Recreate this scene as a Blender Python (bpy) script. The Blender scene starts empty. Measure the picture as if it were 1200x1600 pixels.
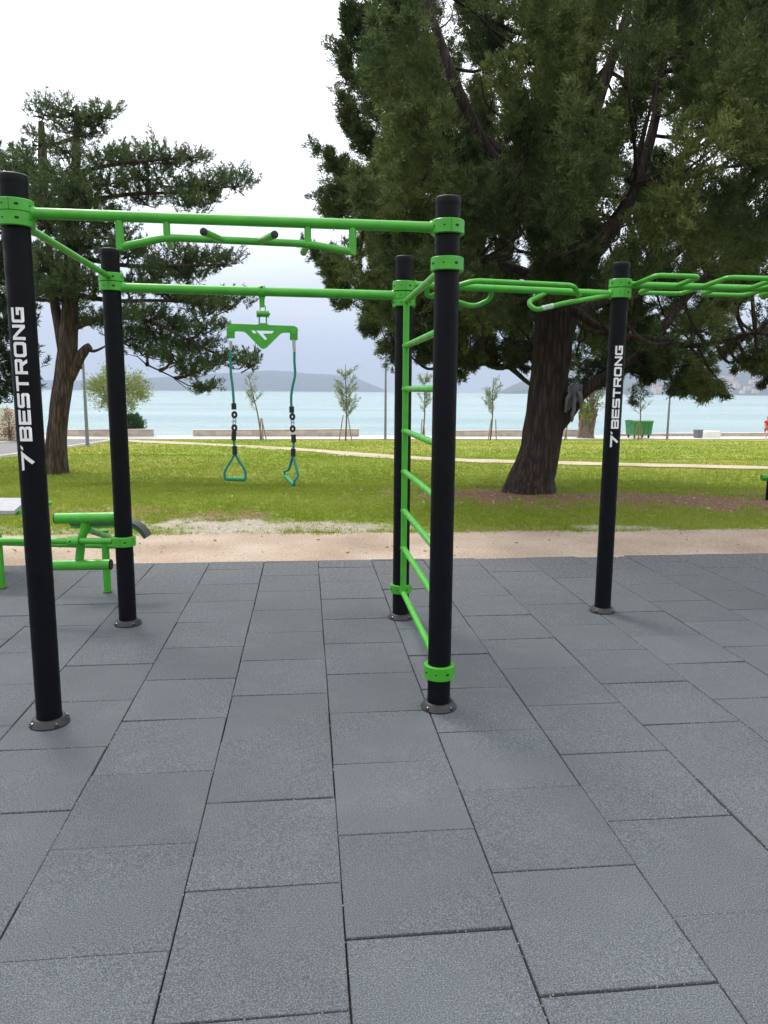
import bpy, bmesh, math, random
import numpy as np
from mathutils import Vector, Matrix
from mathutils.geometry import tessellate_polygon

# ------------------------------------------------------------------ camera, world, sun, exposure
S = bpy.context.scene
COL = S.collection
F, PIT, ROL, H = 1171.34, math.radians(9.1546), math.radians(0.4026), 1.585   # calibrated on a 1200x1600 frame
cp, sp, cr, sr = math.cos(PIT), math.sin(PIT), math.cos(ROL), math.sin(ROL)
FW = np.array([0, cp, -sp])
RT = cr * np.array([1., 0, 0]) + sr * np.array([0, sp, cp])
UP = -sr * np.array([1., 0, 0]) + cr * np.array([0, sp, cp])
CAM = np.array([0, 0, H])
cam_d = bpy.data.cameras.new('camera')
cam = bpy.data.objects.new('camera', cam_d); COL.objects.link(cam)
cam_d.sensor_fit = 'VERTICAL'; cam_d.sensor_height = 24; cam_d.sensor_width = 18
cam_d.lens = F / 1600 * 24
cam_d.clip_start = .05; cam_d.clip_end = 20000
cam.matrix_world = Matrix(((RT[0], UP[0], -FW[0], 0), (RT[1], UP[1], -FW[1], 0), (RT[2], UP[2], -FW[2], H), (0, 0, 0, 1)))
S.camera = cam
S.view_settings.view_transform = 'Standard'; S.view_settings.look = 'None'
S.view_settings.exposure = 0.78; S.view_settings.gamma = 1

SUN_EL, SUN_AZ = math.radians(58), math.radians(-35)      # azimuth from +Y, negative = to the left
W = bpy.data.worlds.new('World'); S.world = W; W.use_nodes = True
wn, wl = W.node_tree.nodes, W.node_tree.links
wn.clear()
def wnode(t, **k):
    n = wn.new(t)
    for a, b in k.items(): setattr(n, a, b)
    return n
w_out = wnode('ShaderNodeOutputWorld'); w_bg = wnode('ShaderNodeBackground'); w_bg.inputs['Strength'].default_value = .1
w_sky = wnode('ShaderNodeTexSky', sky_type='NISHITA', sun_disc=False, sun_elevation=SUN_EL, sun_rotation=SUN_AZ)
w_tc = wnode('ShaderNodeTexCoord'); w_sep = wnode('ShaderNodeSeparateXYZ')
wl.new(w_tc.outputs['Generated'], w_sep.inputs[0])
w_ramp = wnode('ShaderNodeValToRGB')
els = w_ramp.color_ramp.elements
SKY = [(0.0, (.51, .525, .545)), (.06, (.54, .555, .575)), (.13, (.62, .635, .655)), (.19, (.80, .82, .85)), (.25, (1.10, 1.11, 1.14)), (.5, (1.5, 1.5, 1.52)), (1.0, (1.7, 1.7, 1.72))]
els[0].position = 0; els[1].position = 1
for p, c in SKY[1:-1]: els.new(p)
for e, (p, c) in zip(els, SKY): e.position = p; e.color = (c[0] / 2, c[1] / 2, c[2] / 2, 1)
wl.new(w_sep.outputs['Z'], w_ramp.inputs[0])
w_map = wnode('ShaderNodeMapping'); w_map.inputs['Scale'].default_value = (2.2, 2.2, 9.0)
w_noise = wnode('ShaderNodeTexNoise'); w_noise.inputs['Scale'].default_value = 1.6; w_noise.inputs['Detail'].default_value = 5
wl.new(w_tc.outputs['Generated'], w_map.inputs[0]); wl.new(w_map.outputs[0], w_noise.inputs['Vector'])
w_mr = wnode('ShaderNodeMapRange'); w_mr.inputs['From Min'].default_value = .3; w_mr.inputs['From Max'].default_value = .7
w_mr.inputs['To Min'].default_value = 17.6; w_mr.inputs['To Max'].default_value = 22.2          # cloud radiance / .1 (ramp is halved)
wl.new(w_noise.outputs['Fac'], w_mr.inputs['Value'])
w_mul = wnode('ShaderNodeVectorMath', operation='SCALE')
wl.new(w_ramp.outputs['Color'], w_mul.inputs[0]); wl.new(w_mr.outputs[0], w_mul.inputs['Scale'])
w_my = wnode('ShaderNodeMapRange'); w_my.inputs['From Min'].default_value = -1; w_my.inputs['To Min'].default_value = .62; w_my.inputs['To Max'].default_value = 1.12      # brighter on the sun's side
wl.new(w_sep.outputs['Y'], w_my.inputs['Value'])
w_mul2 = wnode('ShaderNodeVectorMath', operation='SCALE'); wl.new(w_mul.outputs[0], w_mul2.inputs[0]); wl.new(w_my.outputs[0], w_mul2.inputs['Scale'])
w_mix = wnode('ShaderNodeMix', data_type='RGBA'); w_mix.inputs['Factor'].default_value = .93      # thick cloud cover over the clear sky
wl.new(w_sky.outputs[0], w_mix.inputs['A']); wl.new(w_mul2.outputs[0], w_mix.inputs['B'])
wl.new(w_mix.outputs['Result'], w_bg.inputs['Color']); wl.new(w_bg.outputs[0], w_out.inputs['Surface'])

sun_d = bpy.data.lights.new('sun', 'SUN'); sun_d.energy = 1.4; sun_d.angle = math.radians(14); sun_d.color = (1, .95, .86)
sun = bpy.data.objects.new('sun', sun_d); COL.objects.link(sun)
sv = Vector((math.sin(SUN_AZ) * math.cos(SUN_EL), math.cos(SUN_AZ) * math.cos(SUN_EL), math.sin(SUN_EL)))
sun.rotation_euler = sv.to_track_quat('Z', 'Y').to_euler(); sun.location = sv * 40

# ------------------------------------------------------------------ helpers
rng = np.random.default_rng(7); random.seed(7)
def gz(Y): return np.where(np.asarray(Y, float) < 11, 0., -.0359 * (np.asarray(Y, float) - 11))
def ray(x, y): return (x - 600) / F * RT - (y - 800) / F * UP + FW
def atY(x, y, Y): d = ray(x, y); return CAM + d * (Y / d[1])
def proj(P):
    P = np.asarray(P, float) - CAM; z = P @ FW
    return np.stack([600 + F * (P @ RT) / z, 800 - F * (P @ UP) / z], -1)

def vnoise(x, y, s=1., seed=0):
    x = np.asarray(x, float) / s; y = np.asarray(y, float) / s
    xi, yi = np.floor(x), np.floor(y); fx, fy = x - xi, y - yi
    fx = fx * fx * (3 - 2 * fx); fy = fy * fy * (3 - 2 * fy)
    def h(a, b):
        v = np.sin(a * 127.1 + b * 311.7 + seed * 74.7) * 43758.5453
        return v - np.floor(v)
    return (h(xi, yi) * (1 - fx) + h(xi + 1, yi) * fx) * (1 - fy) + (h(xi, yi + 1) * (1 - fx) + h(xi + 1, yi + 1) * fx) * fy
def fbm(x, y, s=1., seed=0, o=4):
    t = 0; a = .5; n = 0
    for k in range(o):
        t = t + a * vnoise(x, y, s / 2 ** k, seed + k); n += a; a *= .5
    return t / n

def tag(o, label=None, cat=None, group=None, kind=None):
    if label: o['label'] = label
    if cat: o['category'] = cat
    if group: o['group'] = group
    if kind: o['kind'] = kind
    return o
def link(o, parent=None):
    COL.objects.link(o)
    if parent is not None: o.parent = parent
    return o
def empty(name, loc=(0, 0, 0)):
    o = bpy.data.objects.new(name, None); o.empty_display_size = .2; o.location = loc; COL.objects.link(o); return o

class MB:
    """collects shapes in world coordinates; build() makes one mesh object"""
    def __init__(s): s.v = []; s.f = []; s.m = []; s.sm = []
    def add(s, verts, faces, mi=0, smooth=True):
        b = len(s.v); s.v += [tuple(map(float, v)) for v in verts]
        for f in faces: s.f.append(tuple(b + i for i in f)); s.m.append(mi); s.sm.append(smooth)
    def tube(s, pts, r, seg=12, mi=0, caps=True, closed=False, ell=None):
        pts = [np.array(p, float) for p in pts]; n = len(pts)
        rr = r if hasattr(r, '__len__') else [r] * n
        T = []
        for i in range(n):
            a = pts[i - 1] if (i > 0 or closed) else pts[i]; b = pts[(i + 1) % n] if (i < n - 1 or closed) else pts[i]
            t = b - a; T.append(t / (np.linalg.norm(t) + 1e-12))
        u = np.cross(T[0], (0, 0, 1)); 
        if np.linalg.norm(u) < .2: u = np.cross(T[0], (1, 0, 0))
        u /= np.linalg.norm(u); vs = []
        for i in range(n):
            u = u - T[i] * (u @ T[i]); u /= np.linalg.norm(u); w = np.cross(T[i], u)
            e = ell[i] if ell is not None else 1
            for k in range(seg):
                a = 2 * math.pi * k / seg; vs.append(pts[i] + rr[i] * (math.cos(a) * u + e * math.sin(a) * w))
        fs = []
        for i in range(n if closed else n - 1):
            j = (i + 1) % n
            for k in range(seg): fs.append((i * seg + k, i * seg + (k + 1) % seg, j * seg + (k + 1) % seg, j * seg + k))
        s.add(vs, fs, mi)
        if caps and not closed:
            s.add(vs[:seg], [tuple(range(seg))[::-1]], mi, False); s.add(vs[-seg:], [tuple(range(seg))], mi, False)
        return s
    def bar(s, a, b, r, seg=20):
        a, b = np.array(a, float), np.array(b, float); d = (b - a) / np.linalg.norm(b - a); s.tube([a, b], r, seg)
        for p, dd in ((a, d), (b, -d)): s.lathe([(r * 1.02, .012), (r + .0035, .008), (r + .006, 0), (r + .006, -.004)], p, seg, axis=dd)
        return s
    def lathe(s, prof, loc=(0, 0, 0), seg=48, mi=0, axis=(0, 0, 1)):
        ax = np.array(axis, float); ax /= np.linalg.norm(ax)
        u = np.cross(ax, (1, 0, 0)) if abs(ax[0]) < .9 else np.cross(ax, (0, 1, 0)); u /= np.linalg.norm(u); w = np.cross(ax, u)
        loc = np.array(loc, float); vs = []
        for (r, z) in prof:
            for k in range(seg):
                a = 2 * math.pi * k / seg; vs.append(loc + ax * z + r * (math.cos(a) * u + math.sin(a) * w))
        fs = []
        for i in range(len(prof) - 1):
            for k in range(seg): fs.append((i * seg + k, i * seg + (k + 1) % seg, (i + 1) * seg + (k + 1) % seg, (i + 1) * seg + k))
        s.add(vs, fs, mi); return s
    def box(s, c, size, rot=0, mi=0, bev=0, tilt=None):
        bm = bmesh.new(); bmesh.ops.create_cube(bm, size=1)
        for v in bm.verts: v.co = Vector((v.co.x * size[0], v.co.y * size[1], v.co.z * size[2]))
        if bev: bmesh.ops.bevel(bm, geom=list(bm.edges), offset=bev, segments=2, affect='EDGES', profile=.6)
        M = Matrix.Translation(Vector(c)) @ Matrix.Rotation(rot, 4, 'Z') @ (tilt if tilt is not None else Matrix())
        bm.verts.index_update()
        s.add([tuple(M @ v.co) for v in bm.verts], [tuple(v.index for v in f.verts) for f in bm.faces], mi, bool(bev)); bm.free(); return s
    def build(s, name, mats, parent=None, auto=40):
        me = bpy.data.meshes.new(name)
        me.from_pydata([tuple(np.array(v) - ORIGIN.get(parent.name if parent is not None else '', np.zeros(3))) for v in s.v], [], s.f)
        for m in (mats if isinstance(mats, (list, tuple)) else [mats]): me.materials.append(m)
        me.polygons.foreach_set('material_index', s.m); me.polygons.foreach_set('use_smooth', s.sm)
        me.update()
        if auto: me.set_sharp_from_angle(angle=math.radians(auto))
        o = bpy.data.objects.new(name, me); link(o, parent)
        if parent is not None: ORIGIN[o.name] = ORIGIN.get(parent.name, np.zeros(3))
        return o
ORIGIN = {}
def thing(name, loc, label, cat, group=None):
    o = empty(name, loc); ORIGIN[o.name] = np.array(loc, float); tag(o, label, cat, group); return o

def bent(pts, rad, n=6):
    """polyline with rounded corners"""
    pts = [np.array(p, float) for p in pts]; out = [pts[0]]
    for a, b, c in zip(pts, pts[1:], pts[2:]):
        d1, d2 = a - b, c - b; l1, l2 = np.linalg.norm(d1), np.linalg.norm(d2); d = min(rad, l1 * .49, l2 * .49)
        p, q = b + d1 / l1 * d, b + d2 / l2 * d
        for t in np.linspace(0, 1, n): out.append((1 - t) ** 2 * p + 2 * t * (1 - t) * b + t * t * q)
    out.append(pts[-1]); return out
def spline(pts, n=8):
    P = [np.array(p, float) for p in pts]; P = [2 * P[0] - P[1]] + P + [2 * P[-1] - P[-2]]; out = []
    for i in range(1, len(P) - 2):
        for t in np.linspace(0, 1, n, endpoint=False):
            a, b, c, d = P[i - 1], P[i], P[i + 1], P[i + 2]
            out.append(.5 * ((2 * b) + (c - a) * t + (2 * a - 5 * b + 4 * c - d) * t * t + (-a + 3 * b - 3 * c + d) * t ** 3))
    out.append(P[-2]); return np.array(out)

def np_mesh(name, V, nper, mat, parent=None, uvcol=None):
    """V: (N*nper,3) world coords, N separate faces of nper corners"""
    V = np.asarray(V, np.float32)
    if parent is not None: V = V - ORIGIN[parent.name].astype(np.float32)
    n = len(V) // nper; me = bpy.data.meshes.new(name)
    me.vertices.add(len(V)); me.vertices.foreach_set('co', V.ravel())
    me.loops.add(len(V)); me.loops.foreach_set('vertex_index', np.arange(len(V), dtype=np.int32))
    me.polygons.add(n); me.polygons.foreach_set('loop_start', np.arange(0, len(V), nper, dtype=np.int32))
    me.materials.append(mat); me.update(calc_edges=True); me.validate()
    o = bpy.data.objects.new(name, me); link(o, parent)
    if parent is not None: ORIGIN[o.name] = ORIGIN[parent.name]
    return o
def nrm(a): return a / (np.linalg.norm(a, axis=-1, keepdims=True) + 1e-9)
def leaves_tri(c, d, L, Wd):
    n = len(c); d = nrm(d); s = nrm(np.cross(d, rng.normal(size=(n, 3)))); L = np.broadcast_to(L, n)[:, None]; Wd = np.broadcast_to(Wd, n)[:, None]
    return np.stack([c - s * Wd, c + s * Wd, c + d * L], 1).reshape(-1, 3)
def leaves_quad(c, d, L, Wd):
    n = len(c); d = nrm(d); s = nrm(np.cross(d, rng.normal(size=(n, 3)))); L = np.broadcast_to(L, n)[:, None]; Wd = np.broadcast_to(Wd, n)[:, None]
    return np.stack([c, c + d * L * .45 + s * Wd, c + d * L, c + d * L * .45 - s * Wd], 1).reshape(-1, 3)

# ------------------------------------------------------------------ materials
def mat(name, base, rough=.6, metal=0, spec=.5, var=0, vscale=8, bump=0, bscale=60, bdist=.002, var2=None, coat=0):
    m = bpy.data.materials.new(name); m.use_nodes = True; nt = m.node_tree; b = nt.nodes['Principled BSDF']
    b.inputs['Base Color'].default_value = (*base, 1); b.inputs['Roughness'].default_value = rough; b.inputs['Metallic'].default_value = metal
    b.inputs['Specular IOR Level'].default_value = spec; b.inputs['Coat Weight'].default_value = coat
    if var or bump:
        tc = nt.nodes.new('ShaderNodeTexCoord')
    if var:
        n = nt.nodes.new('ShaderNodeTexNoise'); n.inputs['Scale'].default_value = vscale; n.inputs['Detail'].default_value = 5; nt.links.new(tc.outputs['Object'], n.inputs['Vector'])
        r = nt.nodes.new('ShaderNodeValToRGB'); e = r.color_ramp.elements
        lo = tuple(c * (1 - var) for c in base); hi = var2 if var2 else tuple(min(1, c * (1 + var)) for c in base)
        e[0].position = .3; e[1].position = .7; e[0].color = (*lo, 1); e[1].color = (*hi, 1)
        nt.links.new(n.outputs['Fac'], r.inputs[0]); nt.links.new(r.outputs[0], b.inputs['Base Color'])
    if bump:
        n = nt.nodes.new('ShaderNodeTexNoise'); n.inputs['Scale'].default_value = bscale; n.inputs['Detail'].default_value = 4; nt.links.new(tc.outputs['Object'], n.inputs['Vector'])
        bp = nt.nodes.new('ShaderNodeBump'); bp.inputs['Strength'].default_value = bump; bp.inputs['Distance'].default_value = bdist
        nt.links.new(n.outputs['Fac'], bp.inputs['Height']); nt.links.new(bp.outputs[0], b.inputs['Normal'])
    return m
def nodes_of(m): return m.node_tree.nodes, m.node_tree.links, m.node_tree.nodes['Principled BSDF']

M_GREEN = mat('green_paint', (.05, .335, .02), .38, var=.12, vscale=14, bump=.12, bscale=420, bdist=.0006)
M_BLACK = mat('black_powder_coat', (.0022, .0027, .0042), .5, spec=.14, var=.25, vscale=9, bump=.25, bscale=700, bdist=.0004)
def wear(m, col, thr, scale, amount):
    n, l, b = nodes_of(m); tc = n.new('ShaderNodeTexCoord'); no = n.new('ShaderNodeTexNoise'); no.inputs['Scale'].default_value = scale; no.inputs['Detail'].default_value = 6; no.inputs['Roughness'].default_value = .7; l.new(tc.outputs['Object'], no.inputs['Vector'])
    mr = n.new('ShaderNodeMapRange'); mr.inputs['From Min'].default_value = thr; mr.inputs['From Max'].default_value = thr + .06; mr.inputs['To Max'].default_value = amount; l.new(no.outputs['Fac'], mr.inputs['Value'])
    src = b.inputs['Base Color'].links[0].from_socket; mx = n.new('ShaderNodeMix'); mx.data_type = 'RGBA'; l.new(mr.outputs[0], mx.inputs['Factor']); l.new(src, mx.inputs['A']); mx.inputs['B'].default_value = (*col, 1); l.new(mx.outputs['Result'], b.inputs['Base Color'])
    rr = n.new('ShaderNodeMapRange'); rr.inputs['From Min'].default_value = .35; rr.inputs['From Max'].default_value = .65; rr.inputs['To Min'].default_value = b.inputs['Roughness'].default_value - .1; rr.inputs['To Max'].default_value = b.inputs['Roughness'].default_value + .14
    n2 = n.new('ShaderNodeTexNoise'); n2.inputs['Scale'].default_value = 16; n2.inputs['Detail'].default_value = 5; l.new(tc.outputs['Object'], n2.inputs['Vector']); l.new(n2.outputs['Fac'], rr.inputs['Value']); l.new(rr.outputs[0], b.inputs['Roughness'])
wear(M_GREEN, (.16, .38, .13), .66, 34, .7); wear(M_BLACK, (.02, .02, .022), .65, 26, .5)
M_CAP = mat('black_plastic_cap', (.007, .0075, .009), .5, spec=.25)
M_FLANGE = mat('grey_flange', (.016, .016, .018), .55, metal=.1, bump=.2, bscale=300, bdist=.0005)
M_RUBBER = mat('black_rubber', (.012, .012, .015), .7)
M_HOLE = mat('dark_hole', (.006, .02, .005), .8)
M_WHITE = mat('white_vinyl', (.72, .74, .74), .5)
M_STEEL = mat('steel', (.55, .56, .58), .3, metal=1)
M_ROPE = mat('teal_rope', (.010, .19, .155), .7, var=.3, vscale=120, bump=.6, bscale=260, bdist=.002)
M_GRIP = mat('green_grip', (.018, .23, .08), .6, bump=.4, bscale=220, bdist=.001)
M_PAD = mat('grey_pad', (.33, .34, .36), .6, var=.1, vscale=20)
M_BOARD = mat('dark_board', (.035, .045, .045), .6, var=.15)
M_CONC = mat('concrete', (.42, .36, .31), .9, var=.22, vscale=2.5, bump=.4, bscale=18, bdist=.01)
M_LIGHTCONC = mat('light_paving', (.50, .47, .43), .9, var=.12, vscale=1.3, bump=.2, bscale=20, bdist=.004)
M_ASPHALT = mat('asphalt', (.16, .15, .155), .9, var=.15, vscale=1.5, bump=.4, bscale=90, bdist=.004)
M_WALLW = mat('whitewashed_wall', (.62, .58, .53), .95, var=.14, vscale=1.6, bump=.6, bscale=5, bdist=.05)
M_POLE = mat('galvanised_pole', (.22, .24, .26), .45, metal=.6)
M_BINGREEN = mat('green_plastic', (.035, .20, .06), .5, var=.15, vscale=5)
M_BINGREY = mat('grey_bin', (.13, .15, .17), .6)
M_WOOD = mat('stake_wood', (.25, .19, .12), .85, var=.2, vscale=10)
M_WIRE = mat('fence_black', (.015, .016, .017), .6)
M_RED = mat('red_cloth', (.62, .02, .02), .8, var=.12, vscale=15)
M_SKIN = mat('skin', (.50, .28, .20), .6)
M_HAIR = mat('hair', (.05, .03, .02), .7)
M_SHOE = mat('shoe', (.5, .5, .5), .7)
M_CLOTH = mat('grey_fleece', (.155, .155, .165), .95, var=.18, vscale=9, bump=.5, bscale=120, bdist=.004)

def bark(name, a, b, scale=6):
    m = mat(name, a, .95); n, l, bs = nodes_of(m)
    tc = n.new('ShaderNodeTexCoord'); mp = n.new('ShaderNodeMapping'); mp.inputs['Scale'].default_value = (1, 1, .16); l.new(tc.outputs['Object'], mp.inputs[0])
    no = n.new('ShaderNodeTexNoise'); no.inputs['Scale'].default_value = scale * 2.4; no.inputs['Detail'].default_value = 7; no.inputs['Roughness'].default_value = .65; l.new(mp.outputs[0], no.inputs['Vector'])
    mp2 = n.new('ShaderNodeMapping'); mp2.inputs['Scale'].default_value = (1, 1, .10); l.new(tc.outputs['Object'], mp2.inputs[0]); vo = n.new('ShaderNodeTexVoronoi'); vo.feature = 'DISTANCE_TO_EDGE'; vo.inputs['Scale'].default_value = scale * 3.2; l.new(mp2.outputs[0], vo.inputs['Vector'])
    vm = n.new('ShaderNodeMapRange'); vm.inputs['From Max'].default_value = .28; vm.inputs['To Min'].default_value = -.22; vm.inputs['To Max'].default_value = .06; l.new(vo.outputs['Distance'], vm.inputs['Value'])      # fissures between the plates
    fi = n.new('ShaderNodeMath'); fi.operation = 'ADD'; l.new(no.outputs['Fac'], fi.inputs[0]); l.new(vm.outputs[0], fi.inputs[1])
    r = n.new('ShaderNodeValToRGB'); r.color_ramp.elements[0].position = .30; r.color_ramp.elements[1].position = .68
    r.color_ramp.elements[0].color = (*a, 1); r.color_ramp.elements[1].color = (*b, 1); l.new(fi.outputs[0], r.inputs[0]); l.new(r.outputs[0], bs.inputs['Base Color'])
    bp = n.new('ShaderNodeBump'); bp.inputs['Strength'].default_value = 1; bp.inputs['Distance'].default_value = .035; l.new(fi.outputs[0], bp.inputs['Height']); l.new(bp.outputs[0], bs.inputs['Normal'])
    return m
M_BARK_CYP = bark('cypress_bark', (.016, .011, .008), (.075, .048, .035))
M_BARK_PINE = bark('pine_bark', (.026, .017, .012), (.125, .08, .055))
M_BARK_GREY = bark('grey_bark', (.10, .075, .06), (.30, .23, .18), 8)

def leaf_mat(name, cols, scale=1.2, trans=.25, rough=.6, rnd=.42):
    """hue differs from clump to clump (noise) and from leaf to leaf (random per island)"""
    m = mat(name, cols[0], rough, spec=.25); n, l, bs = nodes_of(m); out = n['Material Output']
    tc = n.new('ShaderNodeTexCoord'); no = n.new('ShaderNodeTexNoise'); no.inputs['Scale'].default_value = scale; no.inputs['Detail'].default_value = 3; l.new(tc.outputs['Object'], no.inputs['Vector'])
    ge = n.new('ShaderNodeNewGeometry'); ad = n.new('ShaderNodeMath'); ad.operation = 'MULTIPLY_ADD'; ad.inputs[1].default_value = rnd; l.new(ge.outputs['Random Per Island'], ad.inputs[0])
    mr = n.new('ShaderNodeMapRange'); mr.inputs['From Min'].default_value = .3; mr.inputs['From Max'].default_value = .7; mr.inputs['To Max'].default_value = 1.02 - rnd; l.new(no.outputs['Fac'], mr.inputs['Value']); l.new(mr.outputs[0], ad.inputs[2])
    r = n.new('ShaderNodeValToRGB'); e = r.color_ramp.elements
    for k in range(len(cols) - 2): e.new(.5)
    for k, c in enumerate(cols): e[k].position = k / (len(cols) - 1); e[k].color = (*c, 1)
    l.new(ad.outputs[0], r.inputs[0]); l.new(r.outputs[0], bs.inputs['Base Color'])
    tr = n.new('ShaderNodeBsdfTranslucent'); l.new(r.outputs[0], tr.inputs['Color']); mx = n.new('ShaderNodeMixShader'); mx.inputs[0].default_value = trans
    l.new(bs.outputs[0], mx.inputs[1]); l.new(tr.outputs[0], mx.inputs[2]); l.new(mx.outputs[0], out.inputs['Surface'])
    return m
M_CYP = leaf_mat('cypress_sprays', [(.026, .046, .020), (.066, .106, .036), (.145, .19, .058), (.28, .33, .10)], .75, .32, rnd=.36)
M_PINE = leaf_mat('pine_needles', [(.038, .062, .025), (.060, .100, .036), (.10, .15, .05), (.17, .18, .075)], 1.6, .3)
M_DARKLEAF = leaf_mat('dark_needles', [(.02, .035, .016), (.03, .05, .02), (.05, .07, .025)], 1.2)
M_SAPL = leaf_mat('narrow_leaves', [(.12, .17, .07), (.20, .26, .12), (.30, .36, .20)], 3, .35)
M_LIME = leaf_mat('lime_leaves', [(.12, .18, .04), (.22, .28, .06), (.34, .30, .10)], 1.5, .35)
M_BUSH = leaf_mat('bush_leaves', [(.03, .08, .025), (.05, .12, .035), (.07, .15, .045)], 3, .2)
M_PINK = leaf_mat('reddish_leaves', [(.20, .12, .09), (.30, .16, .12), (.2, .22, .1)], 3, .3)
M_GRASS = leaf_mat('grass_blades', [(.12, .185, .018), (.20, .28, .028), (.30, .36, .045), (.42, .42, .12)], .35, .4, rnd=.66)

# ------------------------------------------------------------------ setting: tiles, path, lawn, promenade, sea, hills
A = math.radians(5.9366); U0, V0, SX, SY = -1.4044, 6.391, .5016, .52
ca, sa = math.cos(A), math.sin(A)
def tile_xy(u, v): return (u * ca - v * sa, u * sa + v * ca)

def rubber_material():
    m = mat('rubber_tile', (.1, .105, .115), .93, spec=.3); n, l, b = nodes_of(m)
    tc = n.new('ShaderNodeTexCoord')
    def noise(s, d=2):
        k = n.new('ShaderNodeTexNoise'); k.inputs['Scale'].default_value = s; k.inputs['Detail'].default_value = d; l.new(tc.outputs['Object'], k.inputs['Vector']); return k
    g = noise(240, 1)
    r = n.new('ShaderNodeValToRGB'); e = r.color_ramp.elements; e[0].position = .28; e[1].position = .74
    e[0].color = (.038, .044, .0505, 1); e[1].color = (.148, .161, .174, 1); e.new(.5); e[1].color = (.078, .087, .097, 1)
    l.new(g.outputs['Fac'], r.inputs[0])
    ge = n.new('ShaderNodeNewGeometry'); mr = n.new('ShaderNodeMapRange'); mr.inputs['To Min'].default_value = .95; mr.inputs['To Max'].default_value = 1.05; l.new(ge.outputs['Random Per Island'], mr.inputs['Value'])
    big = noise(1.7, 5); mr2 = n.new('ShaderNodeMapRange'); mr2.inputs['From Min'].default_value = .3; mr2.inputs['From Max'].default_value = .7; mr2.inputs['To Min'].default_value = .93; mr2.inputs['To Max'].default_value = 1.07; l.new(big.outputs['Fac'], mr2.inputs['Value'])
    mu = n.new('ShaderNodeMath'); mu.operation = 'MULTIPLY'; l.new(mr.outputs[0], mu.inputs[0]); l.new(mr2.outputs[0], mu.inputs[1])
    sc = n.new('ShaderNodeVectorMath'); sc.operation = 'SCALE'; l.new(r.outputs[0], sc.inputs[0]); l.new(mu.outputs[0], sc.inputs['Scale'])
    # pale dust trodden into the surface
    du = noise(5, 6); r2 = n.new('ShaderNodeValToRGB'); r2.color_ramp.elements[0].position = .55; r2.color_ramp.elements[1].position = .8
    r2.color_ramp.elements[0].color = (0, 0, 0, 1); r2.color_ramp.elements[1].color = (.13, .13, .13, 1); l.new(du.outputs['Fac'], r2.inputs[0])
    # sand carried in from the path lies thicker on the last rows
    sx = n.new('ShaderNodeSeparateXYZ'); l.new(tc.outputs['Object'], sx.inputs[0]); my = n.new('ShaderNodeMapRange'); my.inputs['From Min'].default_value = 5.2; my.inputs['From Max'].default_value = 7.3; my.inputs['To Max'].default_value = .9; l.new(sx.outputs['Y'], my.inputs['Value'])
    dn = noise(38, 5); dr = n.new('ShaderNodeMapRange'); dr.inputs['From Min'].default_value = .45; dr.inputs['From Max'].default_value = .72; l.new(dn.outputs['Fac'], dr.inputs['Value'])
    dm = n.new('ShaderNodeMath'); dm.operation = 'MULTIPLY'; l.new(my.outputs[0], dm.inputs[0]); l.new(dr.outputs[0], dm.inputs[1]); da = n.new('ShaderNodeMath'); da.operation = 'MAXIMUM'; l.new(dm.outputs[0], da.inputs[0]); l.new(r2.outputs[0], da.inputs[1])
    mx = n.new('ShaderNodeMix'); mx.data_type = 'RGBA'; l.new(da.outputs[0], mx.inputs['Factor']); l.new(sc.outputs[0], mx.inputs['A']); mx.inputs['B'].default_value = (.20, .19, .175, 1)
    l.new(mx.outputs['Result'], b.inputs['Base Color'])
    bp = n.new('ShaderNodeBump'); bp.inputs['Strength'].default_value = .7; bp.inputs['Distance'].default_value = .002; l.new(g.outputs['Fac'], bp.inputs['Height']); l.new(bp.outputs[0], b.inputs['Normal'])
    return m
M_TILE = rubber_material()
V_EDGE = 6.96
def build_tiles():
    mb = MB()
    for k in range(-14, 19):
        ph = 0 if (k % 2 == 0) else .5
        ux = U0 + k * SX
        j = -2
        while True:
            v1 = V0 - (j + ph - 1) * SY; v0 = v1 - SY; j += 1
            if v1 < -1.6: break
            if v0 > V_EDGE + .02: continue
            v1 = min(v1, V_EDGE + random.uniform(-.006, .006))
            if v1 - v0 < .05: continue
            g = .0013 + abs(random.gauss(0, .0013)); g2 = .0014 + abs(random.gauss(0, .0018))
            dz = [random.gauss(0, .0014) for _ in range(4)]; z0 = random.gauss(0, .0012)
            a = [(ux + g, v0 + g2), (ux + SX - g, v0 + g2), (ux + SX - g, v1 - g2), (ux + g, v1 - g2)]
            a = [(x + random.gauss(0, .0011), y + random.gauss(0, .0013)) for x, y in a]
            cx, cy = sum(p[0] for p in a) / 4, sum(p[1] for p in a) / 4
            def ring(ins, z): 
                o = []
                for (x, y), d in zip(a, dz):
                    o.append((*tile_xy(x - ins * np.sign(x - cx), y - ins * np.sign(y - cy)), z + z0 + d))
                return o
            vs = ring(0, -.05) + ring(0, -.004) + ring(.0012, -.0012) + ring(.004, 0)
            fs = [(12, 13, 14, 15)]
            for q in range(3):
                for i in range(4): fs.append((q * 4 + i, q * 4 + (i + 1) % 4, q * 4 + 4 + (i + 1) % 4, q * 4 + 4 + i))
            mb.add(vs, fs, 0, False)
    return tag(mb.build('pavement', M_TILE, auto=0), kind='structure')
build_tiles()

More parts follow.
